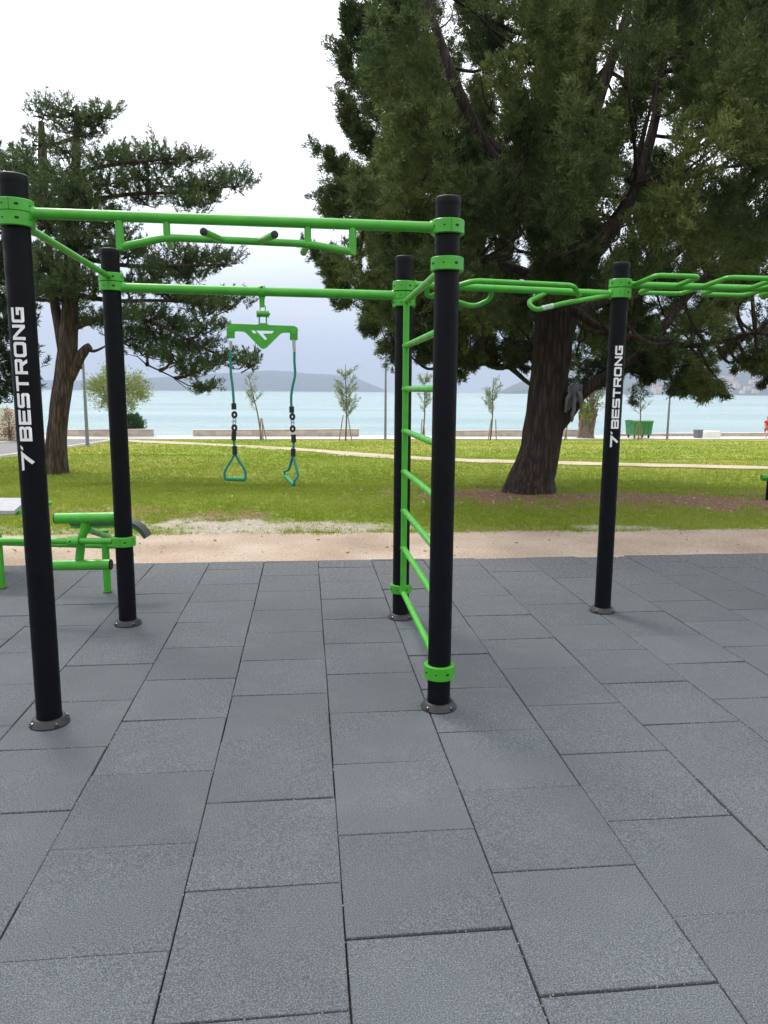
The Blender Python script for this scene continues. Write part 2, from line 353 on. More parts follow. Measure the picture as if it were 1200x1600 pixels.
def path_material(name='compacted_sand', c=((.24, .18, .135), (.36, .285, .22), (.47, .395, .325))):
    m = mat(name, c[1], .95, spec=.2); n, l, b = nodes_of(m); tc = n.new('ShaderNodeTexCoord')
    def noise(s, d=4):
        k = n.new('ShaderNodeTexNoise'); k.inputs['Scale'].default_value = s; k.inputs['Detail'].default_value = d; l.new(tc.outputs['Object'], k.inputs['Vector']); return k
    a, f = noise(1.1, 6), noise(42, 4)
    mu = n.new('ShaderNodeMath'); mu.operation = 'MULTIPLY_ADD'; mu.inputs[1].default_value = .55; l.new(f.outputs['Fac'], mu.inputs[0])
    m2 = n.new('ShaderNodeMath'); m2.operation = 'MULTIPLY'; m2.inputs[1].default_value = .5; l.new(a.outputs['Fac'], m2.inputs[0]); l.new(m2.outputs[0], mu.inputs[2])
    r = n.new('ShaderNodeValToRGB'); e = r.color_ramp.elements; e[0].position = .36; e[1].position = .68; e[0].color = (*c[0], 1); e[1].color = (*c[2], 1); x = e.new(.52); x.color = (*c[1], 1)
    l.new(mu.outputs[0], r.inputs[0]); l.new(r.outputs[0], b.inputs['Base Color'])
    bp = n.new('ShaderNodeBump'); bp.inputs['Strength'].default_value = .8; bp.inputs['Distance'].default_value = .008; l.new(f.outputs['Fac'], bp.inputs['Height']); l.new(bp.outputs[0], b.inputs['Normal'])
    return m
M_PATH = path_material()
M_DIRT = path_material('trodden_earth', ((.30, .24, .16), (.42, .35, .25), (.50, .43, .33)))

def grid_mesh(name, X, Y, Z, m, kind='structure', attr=None):
    ny, nx = X.shape; V = np.stack([X, Y, Z], -1).reshape(-1, 3)
    i = np.arange(nx * ny).reshape(ny, nx); q = np.stack([i[:-1, :-1], i[:-1, 1:], i[1:, 1:], i[1:, :-1]], -1).reshape(-1, 4)
    me = bpy.data.meshes.new(name); me.from_pydata(V.tolist(), [], q.tolist()); me.materials.append(m)
    me.polygons.foreach_set('use_smooth', np.ones(len(q), bool))
    if attr is not None:
        at = me.color_attributes.new('patch', 'FLOAT_COLOR', 'POINT'); at.data.foreach_set('color', np.concatenate([attr.reshape(-1, 3), np.ones((nx * ny, 1))], 1).astype(np.float32).ravel())
    o = bpy.data.objects.new(name, me); link(o); return tag(o, kind=kind)

# sub-base under the tiles (dark grit showing in the joints) and the wide earth sheet around
mb = MB(); mb.add([(-60, -25, -.03), (60, -25, -.03), (60, 7.6, -.03), (-60, 7.6, -.03)], [(0, 1, 2, 3)], 0, False)
tag(mb.build('ground', path_material('grit_base', ((.02, .019, .018), (.05, .046, .042), (.14, .12, .10)))), kind='structure')

def far_edge(x): return 8.33 + .078 * x + .20 * (fbm(x, x * 0, .9, 3) - .5) + .12 * (fbm(x, x * 0, .22, 9) - .5)     # where the path meets the lawn
def tile_edge(x): return (V_EDGE + x * sa / ca * ca) / ca + .0
# path between tiles and lawn
xs = np.linspace(-14, 16, 301); t = np.linspace(0, 1, 22)
Xp, Tp = np.meshgrid(xs, t)
y0 = (V_EDGE - .03 + xs * sa) / ca; y1 = far_edge(xs) + .12
Yp = y0[None] * (1 - Tp) + y1[None] * Tp
Zp = -.004 + .012 * (fbm(Xp, Yp, .7, 5) - .5) - .006 * (Tp > .95)
grid_mesh('path', Xp, Yp, Zp, M_PATH)

# lawn ground with bare patches
def blob(x, y, cx, cy, rx, ry, s=0): 
    d = np.sqrt(((x - cx) / rx) ** 2 + ((y - cy) / ry) ** 2) + 1.2 * (fbm(x, y, .8, 20 + s) - .5) + 1.2 * (fbm(x, y, .2, 40 + s) - .5)
    return np.clip((1.12 - d) / .7, 0, 1)
def soil_mask(x, y):
    return np.maximum.reduce([blob(x, y, 2.4, 11.7, 2.8, 1.35, 1), blob(x, y, 5.1, 11.2, 3.0, 1.6, 2), blob(x, y, 8.4, 11.6, 3.0, 1.6, 3) * .9,
        blob(x, y, -2.2, 9.45, 1.0, .55, 4) * .8, blob(x, y, -3.6, 9.7, 1.2, .5, 5) * .6, blob(x, y, 1.9, 8.75, 1.2, .22, 6) * .6, blob(x, y, 4.4, 36, 3.2, 1.3, 7) * .35, blob(x, y, 7, 30, 5, 1.6, 8) * .3])
def sand_mask(x, y):
    return np.maximum.reduce([blob(x, y, -1.9, 8.75, 1.35, .62, 11), blob(x, y, -.45, 8.75, .95, .40, 12) * .9, blob(x, y, 2.9, 8.85, .7, .16, 13) * .9, blob(x, y, -3.9, 8.35, 1.1, .25, 14) * .6,
        np.clip(1 - (y - far_edge(x)) / .16 + .9 * (fbm(x, y, .16, 17) - .5), 0, 1) * .9])
def dry_mask(x, y): return np.clip((fbm(x, y, 3.5, 31) - .40) * 3.2, 0, 1) * np.clip((y - 9) / 14, .15, 1)
tt = np.linspace(0, 1, 420); Yc = 7.9 * (60 / 7.9) ** tt
uu = np.linspace(-1.25, 1.35, 460)
Ug, Yg = np.meshgrid(uu, Yc); Xg = Ug * (Yg + 6)
PR = lambda x: 42.85 + .254 * x                                       # promenade edge
Yg2 = np.minimum(Yg, PR(Xg) + .4)
Zg = gz(Yg2) - .012 + .05 * (fbm(Xg, Yg2, 2.5, 50) - .5) * np.clip((Yg2 - 9) / 4, 0, 1)
lawn_attr = np.stack([soil_mask(Xg, Yg2), sand_mask(Xg, Yg2), dry_mask(Xg, Yg2)], -1)
def lawn_material():
    m = mat('lawn_ground', (.1, .14, .02), .95, spec=.15); n, l, b = nodes_of(m); tc = n.new('ShaderNodeTexCoord')
    at = n.new('ShaderNodeAttribute'); at.attribute_name = 'patch'; se = n.new('ShaderNodeSeparateColor'); l.new(at.outputs['Color'], se.inputs[0])
    def noise(s, d=5, r=.6):
        k = n.new('ShaderNodeTexNoise'); k.inputs['Scale'].default_value = s; k.inputs['Detail'].default_value = d; k.inputs['Roughness'].default_value = r; l.new(tc.outputs['Object'], k.inputs['Vector']); return k
    def ramp(f, cs):
        r = n.new('ShaderNodeValToRGB'); e = r.color_ramp.elements
        for k in range(len(cs) - 2): e.new(.5)
        for k, c in enumerate(cs): e[k].position = .3 + .4 * k / (len(cs) - 1); e[k].color = (*c, 1)
        l.new(f, r.inputs[0]); return r
    def mixc(f, a, bb):
        x = n.new('ShaderNodeMix'); x.data_type = 'RGBA'; l.new(f, x.inputs['Factor']); l.new(a, x.inputs['A']); l.new(bb, x.inputs['B']); return x.outputs['Result']
    fine, mid = noise(14, 7, .75), noise(.8, 6)
    g1 = ramp(fine.outputs['Fac'], [(.11, .165, .018), (.19, .26, .028), (.30, .35, .06)])
    g2 = ramp(fine.outputs['Fac'], [(.17, .18, .025), (.29, .28, .055), (.40, .36, .11)])
    c = mixc(se.outputs[2], g1.outputs[0], g2.outputs[0])
    so = ramp(noise(22, 6, .7).outputs['Fac'], [(.11, .055, .037), (.23, .12, .082), (.38, .25, .19)])
    sa_ = ramp(noise(30, 6, .7).outputs['Fac'], [(.24, .20, .15), (.42, .37, .30), (.62, .58, .52)])
    c = mixc(se.outputs[0], c, so.outputs[0]); c = mixc(se.outputs[1], c, sa_.outputs[0])
    l.new(c, b.inputs['Base Color'])
    bp = n.new('ShaderNodeBump'); bp.inputs['Strength'].default_value = 1; bp.inputs['Distance'].default_value = .04; l.new(fine.outputs['Fac'], bp.inputs['Height']); l.new(bp.outputs[0], b.inputs['Normal'])
    return m
grid_mesh('lawn', Xg, Yg2, Zg, lawn_material(), attr=lawn_attr)

# trodden footpath across the lawn
FP = spline([(16, 17.3, 0), (10.0, 19.15, 0), (5.5, 20.6, 0), (1.86, 22.1, 0), (-.6, 24.6, 0), (-2.4, 27.5, 0), (-6.0, 31.5, 0), (-11.8, 36.8, 0), (-13.2, 38.0, 0)], 14)
FPW = .52
def fp_dist(x, y):
    d = np.full(np.shape(x), 9e9)
    for p in FP: d = np.minimum(d, (x - p[0]) ** 2 + (y - p[1]) ** 2)
    return np.sqrt(d)
vs, fs = [], []
for i, p in enumerate(FP):
    a = FP[max(i - 1, 0)]; b = FP[min(i + 1, len(FP) - 1)]; nn = nrm(np.array([-(b - a)[1], (b - a)[0], 0]))
    w = FPW * (1 + 1.1 * (fbm(np.array(i * .7), np.array(0.), 2.0, 77) - .5)) * (.8 + .5 * min(1, i / 60))
    for s_ in (-1, -.5, 0, .5, 1):
        q = p + nn * w * s_; vs.append((q[0], q[1], float(gz(q[1])) + .030 + (.004 if abs(s_) < 1 else -.03)))
for i in range(len(FP) - 1):
    for k in range(4): fs.append((i * 5 + k, i * 5 + k + 1, i * 5 + 6 + k, i * 5 + 5 + k))
mb = MB(); mb.add(vs, fs); tag(mb.build('footpath', M_DIRT), kind='structure')

# road on the left, with its kerb line
RE = [(-10.0, 12), (-10.3, 15), (-11.06, 21.5), (-12.45, 30.4), (-13.4, 36.1), (-14.2, 39.4)]
def road_strip(name, o0, o1, dz, m):
    P = spline([(x, y, 0) for x, y in RE], 8); mb = MB(); v = []
    for p in P:
        z = float(gz(p[1])) + dz
        v += [(p[0] + o0, p[1], z), (p[0] + o1, p[1], z), (p[0] + o1, p[1], z - .25), (p[0] + o0, p[1], z - .25)]
    f = []
    for i in range(len(P) - 1):
        for k in range(4): f.append((i * 4 + k, i * 4 + (k + 1) % 4, i * 4 + 4 + (k + 1) % 4, i * 4 + 4 + k))
    mb.add(v, f, 0, False); return tag(mb.build(name, m, auto=0), kind='structure')
road_strip('road', -3.6, 0, .035, M_ASPHALT); road_strip('kerb', 0.002, .14, .075, M_LIGHTCONC); road_strip('kerb', -3.75, -3.602, .11, M_LIGHTCONC)

# promenade slab, sea, hills
def prom_pt(x, d, z): return (x - d * .246, PR(x) + d * .969, z)
mb = MB(); x0, x1 = -70, 90
zz = lambda x: -1.10 - .0085 * (x + 0)
vs = [prom_pt(x, d, zz(x) + (0 if k == 0 else -2.5)) for k in (0, 1) for d in (0, 3.4) for x in (x0, x1)]
mb.add(vs, [(0, 1, 3, 2), (4, 6, 7, 5), (0, 4, 5, 1), (2, 3, 7, 6), (0, 2, 6, 4), (1, 5, 7, 3)], 0, False)
tag(mb.build('promenade', M_LIGHTCONC, auto=0), kind='structure')

SEA_Z = -2.6
def sea_material():
    m = mat('sea_water', (.10, .30, .32), .22, spec=.5); n, l, b = nodes_of(m); tc = n.new('ShaderNodeTexCoord')
    mp = n.new('ShaderNodeMapping'); mp.inputs['Scale'].default_value = (.22, 1, 1); l.new(tc.outputs['Object'], mp.inputs[0])
    n1 = n.new('ShaderNodeTexNoise'); n1.inputs['Scale'].default_value = .55; n1.inputs['Detail'].default_value = 8; n1.inputs['Roughness'].default_value = .62; l.new(mp.outputs[0], n1.inputs['Vector'])
    bp = n.new('ShaderNodeBump'); bp.inputs['Strength'].default_value = .9; bp.inputs['Distance'].default_value = .55; l.new(n1.outputs['Fac'], bp.inputs['Height']); l.new(bp.outputs[0], b.inputs['Normal'])
    n2 = n.new('ShaderNodeTexNoise'); n2.inputs['Scale'].default_value = .05; n2.inputs['Detail'].default_value = 7; l.new(mp.outputs[0], n2.inputs['Vector'])
    r = n.new('ShaderNodeValToRGB'); e = r.color_ramp.elements; e[0].position = .35; e[1].position = .65; e[0].color = (.10, .215, .22, 1); e[1].color = (.20, .30, .295, 1); l.new(n2.outputs['Fac'], r.inputs[0])
    # small breaking crests
    n3 = n.new('ShaderNodeTexNoise'); n3.inputs['Scale'].default_value = .8; n3.inputs['Detail'].default_value = 6; l.new(mp.outputs[0], n3.inputs['Vector'])
    r3 = n.new('ShaderNodeValToRGB'); r3.color_ramp.elements[0].position = .68; r3.color_ramp.elements[1].position = .74; l.new(n3.outputs['Fac'], r3.inputs[0])
    mx = n.new('ShaderNodeMix'); mx.data_type = 'RGBA'; l.new(r3.outputs[0], mx.inputs['Factor']); l.new(r.outputs[0], mx.inputs['A']); mx.inputs['B'].default_value = (.75, .78, .78, 1)
    l.new(mx.outputs['Result'], b.inputs['Base Color'])
    return m
mb = MB(); mb.add([(-6000, 30, SEA_Z), (7000, 30, SEA_Z), (7000, 9500, SEA_Z), (-6000, 9500, SEA_Z)], [(0, 1, 2, 3)], 0, False)
tag(mb.build('sea', sea_material()), kind='structure')

M_HILL = mat('hill_scrub', (.045, .065, .055), .95, var=.4, vscale=.006, bump=1, bscale=.02, bdist=30)
def hill(prof, dist, back, rough, seed):
    px = np.array([p[0] for p in prof], float); py = np.array([p[1] for p in prof], float)
    X = np.linspace(px[0], px[-1], 260); Yp_ = np.interp(X, px, py) + rough * (fbm(X, X * 0, 40, seed) - .5)
    T = np.concatenate([np.linspace(0, 1, 26), np.linspace(1.06, 1.7, 8)])
    XX = np.zeros((len(T), len(X))); YY = XX.copy(); ZZ = XX.copy()
    for i, (x, y) in enumerate(zip(X, Yp_)):
        crest = atY(x, y, dist + back); dirx = crest[0] / crest[1]
        for j, t_ in enumerate(T):
            Yq = dist + back * t_; XX[j, i] = dirx * Yq; YY[j, i] = Yq
            top = max(crest[2] - SEA_Z, -2)
            s_ = t_ ** 1.15 if t_ <= 1 else max(0, 1 - (t_ - 1) * 1.4)
            ZZ[j, i] = SEA_Z - 1.5 + (top + 1.5) * s_
    ZZ += (fbm(XX, YY, back * .22, seed + 5) - .5) * np.clip(ZZ - SEA_Z, 0, None) * .35 * (np.abs(T - 1) > .04)[:, None] * np.clip(1 - T, 0, 1)[:, None]
    return grid_mesh('hills', XX, YY, ZZ, M_HILL), (XX, YY, ZZ)
hill([(-700, 596), (-200, 594), (100, 595), (240, 590), (340, 583), (426, 579), (455, 580), (480, 583), (525, 586), (560, 592), (590, 604), (612, 615)], 3300, 900, 3, 1)
_, H2 = hill([(772, 617), (800, 602), (830, 590), (880, 580), (950, 572), (1040, 562), (1130, 546), (1200, 528), (1320, 505), (1500, 500), (1800, 540)], 1900, 1700, 4, 2)

# ------------------------------------------------------------------ the calisthenics rig
P1 = np.array([-1.597, 3.391, 0]); P2 = np.array([-1.746, 4.941, 0]); P3 = np.array([.284, 3.607, 0]); P4 = np.array([.123, 5.132, 0]); P5 = np.array([1.609, 5.325, 0])
P6 = P5 + (P5 - P4) * np.array([1.0, 1.0, 0])
PRAD = .0575
rig = thing('exercise_rig', (0, 4.3, 0), 'large green and black pull-up rig of posts, bars and ladder on rubber tiles', 'exercise rig')
Zu = np.array([0, 0, 1.])
def unit(a): return a / np.linalg.norm(a)

def glyph(outer, holes=()):
    loops = [[Vector((x, y, 0)) for x, y in L] for L in (outer, *holes)]
    flat = [p for L in loops for p in L]; tris = tessellate_polygon(loops)
    return flat, tris
def cham(x0, y0, x1, y1, c): return [(x0 + c, y0), (x1 - c, y0), (x1, y0 + c), (x1, y1 - c), (x1 - c, y1), (x0 + c, y1), (x0, y1 - c), (x0, y0 + c)]
GL = {
 'B': ([(0, 0), (4.5, 0), (5, .5), (5, 1.6), (4.65, 2), (5, 2.4), (5, 3.5), (4.5, 4), (0, 4)], [[(1, .95), (1, 1.55), (4, 1.55), (4, .95)], [(1, 2.45), (1, 3.05), (4, 3.05), (4, 2.45)]]),
 'E': ([(0, 0), (5, 0), (5, .95), (1, .95), (1, 1.55), (4.7, 1.55), (4.7, 2.45), (1, 2.45), (1, 3.05), (5, 3.05), (5, 4), (0, 4)], []),
 'S': ([(0, 0), (4.5, 0), (5, .5), (5, 2), (4.5, 2.5), (1, 2.5), (1, 3.05), (4.9, 3.05), (4.9, 4), (.5, 4), (0, 3.5), (0, 2.05), (.5, 1.55), (4, 1.55), (4, .95), (0, .95)], []),
 'T': ([(2, 0), (3, 0), (3, 3.05), (5, 3.05), (5, 4), (0, 4), (0, 3.05), (2, 3.05)], []),
 'R': ([(0, 0), (1, 0), (1, 1.35), (2.7, 1.35), (3.8, 0), (5, 0), (4, 1.35), (4.5, 1.35), (5, 1.85), (5, 3.5), (4.5, 4), (0, 4)], [[(1, 2.3), (1, 3.05), (4, 3.05), (4, 2.3)]]),
 'O': (cham(0, 0, 5, 4, .6), [cham(1, .95, 4, 3.05, .3)[::-1]]),
 'N': ([(0, 0), (1, 0), (1, 2.75), (4, 0), (5, 0), (5, 4), (4, 4), (4, 1.25), (1, 4), (0, 4)], []),
 'G': ([(.5, 0), (5, 0), (5, 2.35), (2.5, 2.35), (2.5, 1.45), (4, 1.45), (4, .95), (1, .95), (1, 3.05), (4.9, 3.05), (4.9, 4), (.5, 4), (0, 3.5), (0, .5)], []),
 '7': ([(0, 4), (.35, 3.05), (4.55, 3.05), (2.3, .55), (3.1, -.3), (7, 4)], []),
 "'": ([(8.9, 4), (7.7, 4), (7.0, 3.1), (8.0, 3.1)], []),
}
def lettering(post, axis_xy, z0, z1, theta, parent):
    """white vinyl wrapped round the post, reading upwards; theta turns it from facing -Y towards -X"""
    mb = MB(); total = 10.2 + 8 * 5.65 - .65; un = (z1 - z0) / total; uy = .0137; r = PRAD + .0007
    cur = 0.
    seq = [('7', 0), ("'", 0)] + [(c, 10.2 + i * 5.65) for i, c in enumerate('BESTRONG')]
    for ch, x0 in seq:
        flat, tris = glyph(*GL[ch]); bm = bmesh.new(); bv = [bm.verts.new(p) for p in flat]
        for t_ in tris:
            try: bm.faces.new([bv[i] for i in t_])
            except ValueError: pass
        for yy in np.arange(-.25, 4.1, .25):
            bmesh.ops.bisect_plane(bm, geom=bm.verts[:] + bm.edges[:] + bm.faces[:], plane_co=(0, yy, 0), plane_no=(0, 1, 0))
        bmesh.ops.recalc_face_normals(bm, faces=bm.faces); bm.verts.index_update(); vs = []
        for v in bm.verts:
            a = theta + (v.co.y - 2) * uy / r
            vs.append((axis_xy[0] - math.sin(a) * r, axis_xy[1] - math.cos(a) * r, z0 + (x0 + v.co.x) * un))
        mb.add(vs, [tuple(v.index for v in f.verts) for f in bm.faces]); bm.free()
    return mb.build('lettering', M_WHITE, parent, auto=0)

def post(P, collars, dirs, h=2.46, flange_rot=0.):
    mb = MB(); mb.lathe([(PRAD, .02), (PRAD, h - .035), (PRAD - .002, h - .034)], P, 64); o = mb.build('post', M_BLACK, rig)
    c = MB(); c.lathe([(PRAD + .0005, h - .036), (PRAD + .002, h - .034), (PRAD + .002, h - .004), (PRAD - .002, h), (PRAD - .02, h + .003), (0.0005, h + .004)], P, 64); c.build('cap', M_CAP, o)
    f = MB(); f.lathe([(.088, 0.004), (.0885, .010), (.086, .013), (.074, .034), (.070, .037), (PRAD + .001, .037)], P, 64, 0)
    f.lathe([(.0895, .001), (.0915, .003), (.0915, .008), (.088, .010)], P, 64, 1)
    for k in range(4):
        a = flange_rot + math.radians(45 + 90 * k); d = np.array([math.cos(a), math.sin(a), 0])
        f.box(P + d * .081 + Zu * .012, (.018, .022, .014), a, 1, .004); f.lathe([(.0055, .0), (.0055, .004), (.004, .005), (.0005, .005)], P + d * .080 + Zu * .0205, 10, 2)
    f.build('base_flange', [M_FLANGE, M_RUBBER, M_STEEL], o)
    for (z, hh), dset in zip(collars, dirs):
        cb = MB(); ro = .0765; h2 = hh / 2
        cb.lathe([(PRAD + .001, -h2), (ro - .003, -h2), (ro, -h2 + .003), (ro, h2 - .003), (ro - .003, h2), (PRAD + .001, h2)], P + Zu * z, 64)
        base = math.atan2(dset[1], dset[0]) if dset is not None else -.5
        for k in range(8):                                           # oval bolt slots and the split lines between the two half shells
            a = base + math.radians(22.5 + 45 * k); vs = []
            w, hgt = (.0095, .006) if k % 2 == 0 else (.005, .0035)
            for q in range(14):
                b = 2 * math.pi * q / 14; aa = a + w * math.cos(b) / ro
                vs.append(P + np.array([math.cos(aa) * (ro + .0006), math.sin(aa) * (ro + .0006), z + hgt * math.sin(b)]))
            cb.add(vs, [tuple(range(14))], 1, False)
        for k in (0, 1):
            a = base + math.pi / 2 + math.pi * k; vs = []
            for (da, zq) in ((-.0008, -h2 + .002), (.0008, -h2 + .002), (.0008, h2 - .002), (-.0008, h2 - .002)):
                vs.append(P + np.array([math.cos(a + da / ro) * (ro + .0006), math.sin(a + da / ro) * (ro + .0006), z + zq]))
            cb.add(vs, [(0, 1, 2, 3)], 1, False)
        cb.build('collar', [M_GREEN, M_HOLE], o)
    return o
dx13, dx24, dx12, dx34, dx45 = unit(P3 - P1), unit(P4 - P2), unit(P2 - P1), unit(P4 - P3), unit(P5 - P4)
post1 = post(P1, [(2.356, .052), (2.300, .058)], [dx13, dx12], 2.487)
post2 = post(P2, [(2.285, .052), (2.229, .055), (.58, .065)], [-dx12, dx24, np.array([-1, 0, 0])])
post3 = post(P3, [(2.327, .062), (2.164, .060), (.198, .070)], [-dx13, dx34, dx34])
post4 = post(P4, [(2.268, .064), (2.208, .046), (2.161, .046), (.218, .060)], [dx45, -dx24, -dx34, -dx34])
post5 = post(P5, [(2.322, .056), (2.258, .066)], [dx45, -dx45])
post6 = post(P6, [(2.322, .056)], [-dx45])
lettering(post1, P1, 1.222, 1.932, math.radians(-5), post1)
lettering(post5, P5, 1.207, 1.905, math.radians(-1), post5)

def on13(x, y, off=0.):
    n = np.array([-dx13[1], dx13[0], 0]); d = ray(x, y); a = P1 + n * off; t_ = ((a - CAM) @ n) / (d @ n); return CAM + d * t_
# pull-up bar with its multi-grip frame
z13 = 2.333
mb = MB(); mb.bar(P1 + dx13 * .074 + Zu * z13, P3 - dx13 * .074 + Zu * 2.328, .0235, 24); pull = mb.build('pull_up_bar', M_GREEN, rig)
g = MB()
pa, pb, pc, pd = [on13(*q) for q in ((188, 386), (261, 371), (481, 381), (551, 394))]
g.tube(bent([pa, pb, pc, pd], .05), .0165, 16)
for q, r_ in ((pa, .0175), (pb, .0155), (pc, .0155), (pd, .0175)):
    g.tube([q - Zu * .012, np.array([q[0], q[1], z13 - .02])], r_, 16)
grip_frame = g.build('grip_frame', M_GREEN, pull)
n13 = np.array([dx13[1], -dx13[0], 0])                               # towards the camera side
for px_, s_, tilt in ((345, 1, -.055), (406, 1, .07), (262, -1, -.02), (482, -1, -.02)):
    c = on13(px_, np.interp(px_, [261, 481], [371, 381])); e = c + (n13 * (.165 if s_ > 0 else .21) * s_) + dx13 * tilt
    h_ = MB(); h_.tube([c, e], .0155, 16); hb = h_.build('grip_handle', M_GREEN, pull)
    k = MB(); d = unit(e - c); k.lathe([(.0162, 0), (.0166, .002), (.0166, .008), (.013, .011), (.0005, .0115)], e - d * .004, 20, axis=d); k.build('end_cap', M_RUBBER, hb)
mb = MB(); mb.bar(P1 + dx12 * .07 + Zu * 2.300, P2 - dx12 * .07 + Zu * 2.287, .0175, 20); mb.build('side_bar', M_GREEN, rig)
mb = MB(); mb.bar(P2 + dx24 * .072 + Zu * 2.226, P4 - dx24 * .072 + Zu * 2.212, .0295, 24); mb.build('crossbar', M_GREEN, rig)
# wall ladder between the two middle posts
def lpt(s_, z): return P4 - dx34 * s_ + Zu * z
LL = np.linalg.norm(P4 - P3); RZ = [2.163, 1.878, 1.600, 1.324, 1.053, .788, .530, .216]
ladder = empty('wall_ladder', (0, 0, 0)); ladder.parent = rig; ORIGIN[ladder.name] = ORIGIN[rig.name]
for s0, zt in ((.125, 2.168), (LL - .125, 2.168)):
    mb = MB(); mb.tube([lpt(s0, .205), lpt(s0, zt)], .0205, 20); mb.build('side_rail', M_GREEN, ladder)
for i, z in enumerate(RZ):
    mb = MB(); a, b = (.072, LL - .072) if i in (0, len(RZ) - 1) else (.125, LL - .125)
    mb.bar(lpt(a, z), lpt(b, z), .0185, 18); mb.build('rung', M_GREEN, ladder)
# overhead beam from post 4 to post 5 with twisted grips, and the loop ladder on to the right
n45 = np.array([dx45[1], -dx45[0], 0])
def on45(x, y, off=0.):
    d = ray(x, y); a = P4 + n45 * off; t_ = ((a - CAM) @ n45) / (d @ n45); return CAM + d * t_
mb = MB(); mb.bar(P4 + dx45 * .072 + Zu * 2.282, P5 - dx45 * .072 + Zu * 2.256, .0235, 24); beam = mb.build('overhead_beam', M_GREEN, rig)
def grip(pts, parent, rad=.06, r_=.0165):
    m_ = MB(); m_.tube(bent(pts, rad, 7), r_, 16); return m_.build('grip_loop', M_GREEN, parent)
grip([on45(676, 462, 0), on45(716, 446, .16), on45(742, 438.5, .22), on45(896, 446, .17), on45(905, 462, .03)], beam, .05)
grip([on45(768, 452, 0), on45(767, 467, -.05), on45(742, 480, -.10), on45(700, 467, -.08), on45(666, 462, -.03), on45(668, 448, 0)], beam, .06)
lower = grip([on45(852, 458, 0), on45(824, 472, .05), on45(836, 485, .10), on45(885, 473, .08), on45(955, 461, 0)], beam, .05)
m_ = MB(); c0, c1 = on45(846, 482, .099), on45(864, 478, .091); m_.tube([c0, c1], .0172, 16, caps=False); m_.build('worn_band', mat('worn_paint', (.36, .52, .34), .6, var=.35, vscale=60), lower)
mb = MB(); mb.bar(P5 + dx45 * .072 + Zu * 2.318, P6 - dx45 * .072 + Zu * 2.314, .0235, 24); beam2 = mb.build('overhead_beam', M_GREEN, rig)
for s0, s1, side in ((.10, .41, 1), (.26, .60, -1), (.60, .96, 1), (.74, 1.1, -1), (1.06, 1.38, 1), (1.2, 1.42, -1)):
    off = n45 * .29 * side; zb = 2.318; up = Zu * (.022 if side > 0 else -.012)
    grip([P5 + dx45 * s0 + Zu * zb, P5 + dx45 * (s0 + .015) + off + Zu * zb + up, P5 + dx45 * s1 + off + Zu * zb + up, P5 + dx45 * s1 + Zu * zb], beam2, .05)

# crunch bench bolted to the second post
bench = empty('crunch_bench', (0, 0, 0)); bench.parent = rig; ORIGIN[bench.name] = ORIGIN[rig.name]
ta = P2 + np.array([-.074, -.01, .58]); tb = np.array([-3.35, 4.885, .58])
mb = MB(); mb.tube([ta, tb], .0215, 20); mb.build('tie_bar', M_GREEN, bench)
cc = atY(115, 846, 4.915); mb = MB(); mb.lathe([(.021, -.037), (.032, -.037), (.034, -.034), (.034, .034), (.032, .037), (.021, .037)], cc, 32, axis=(1, .05, 0))
mb.lathe([(.006, 0), (.006, .004), (.0005, .004)], cc + np.array([-.01, -.034, .006]), 10, 1, axis=(0, -1, 0)); mb.build('clamp', [M_GREEN, M_HOLE], bench)
mb = MB(); mb.tube(bent([atY(124, 874, 5.0), atY(128, 838, 5.0), atY(133, 826, 5.0), atY(133, 812, 5.0)], .04), [.029] * 7 * 2 + [.029] * 2, 20); mb.build('spine', M_GREEN, bench)
def roller(a, b):
    m_ = MB(); d = unit(b - a); m_.tube([a, b], .0365, 28); o = m_.build('foot_roller', M_GREEN, bench)
    for p, dd in ((a, -d), (b, d)):
        k = MB(); k.lathe([(.0368, -.002), (.0372, .002), (.034, .006), (.0005, .007)], p, 28, axis=dd); k.build('end_cap', M_CAP, o)
roller(atY(87, 810, 4.99), atY(196, 808, 4.99)); roller(atY(64, 883.5, 4.99), atY(173, 882, 4.99))
for x, y, ztop in ((-2.178, 5.745, .50), (-3.065, 5.845, .45)):
    m_ = MB(); m_.tube([(x, y, .002), (x, y, ztop)], .0285, 24); m_.lathe([(.036, .001), (.036, .006), (.029, .007)], (x, y, 0), 24, 1); m_.build('leg', [M_GREEN, M_RUBBER], bench)
mb = MB(); mb.tube([(-2.1, 5.74, .375), (-3.2, 5.85, .375)], .022, 16); mb.tube([atY(140, 828, 5.02), (-2.1, 5.62, .47)], .022, 16); mb.build('support_beam', M_GREEN, bench)
# curved board, long edge seen from below
prof = [atY(108, 816, 5.6), atY(135, 817, 5.6), atY(165, 816, 5.6), atY(190, 815, 5.6), atY(208, 818, 5.6), atY(221, 828, 5.6), atY(229, 840, 5.6)]
prof = spline(prof, 5); mb = MB(); vs = []; fs = []
nb = len(prof)
for i, p in enumerate(prof):
    t_ = nrm(prof[min(i + 1, nb - 1)] - prof[max(i - 1, 0)]); nn = np.array([-t_[2], 0, t_[0]])
    for yy, dz in ((0, 0), (.13, .0), (.13, -.022), (0, -.022)): vs.append(p + np.array([0, yy, 0]) + nn * dz - Zu * .0)
for i in range(nb - 1):
    for k in range(4): fs.append((i * 4 + k, i * 4 + (k + 1) % 4, i * 4 + 4 + (k + 1) % 4, i * 4 + 4 + k))
fs += [(0, 3, 2, 1), tuple(nb * 4 - 4 + k for k in range(4))]
mb.add(vs, fs, 0, False); mb.build('board', M_BOARD, bench, auto=30)
vs = [np.array(v) - Zu * .026 + np.array([0, .02 if k % 4 in (0, 3) else -.02, 0]) for k, v in enumerate(vs[:-8])]; fs = [f for f in fs[:-2] if max(f) < len(vs)]
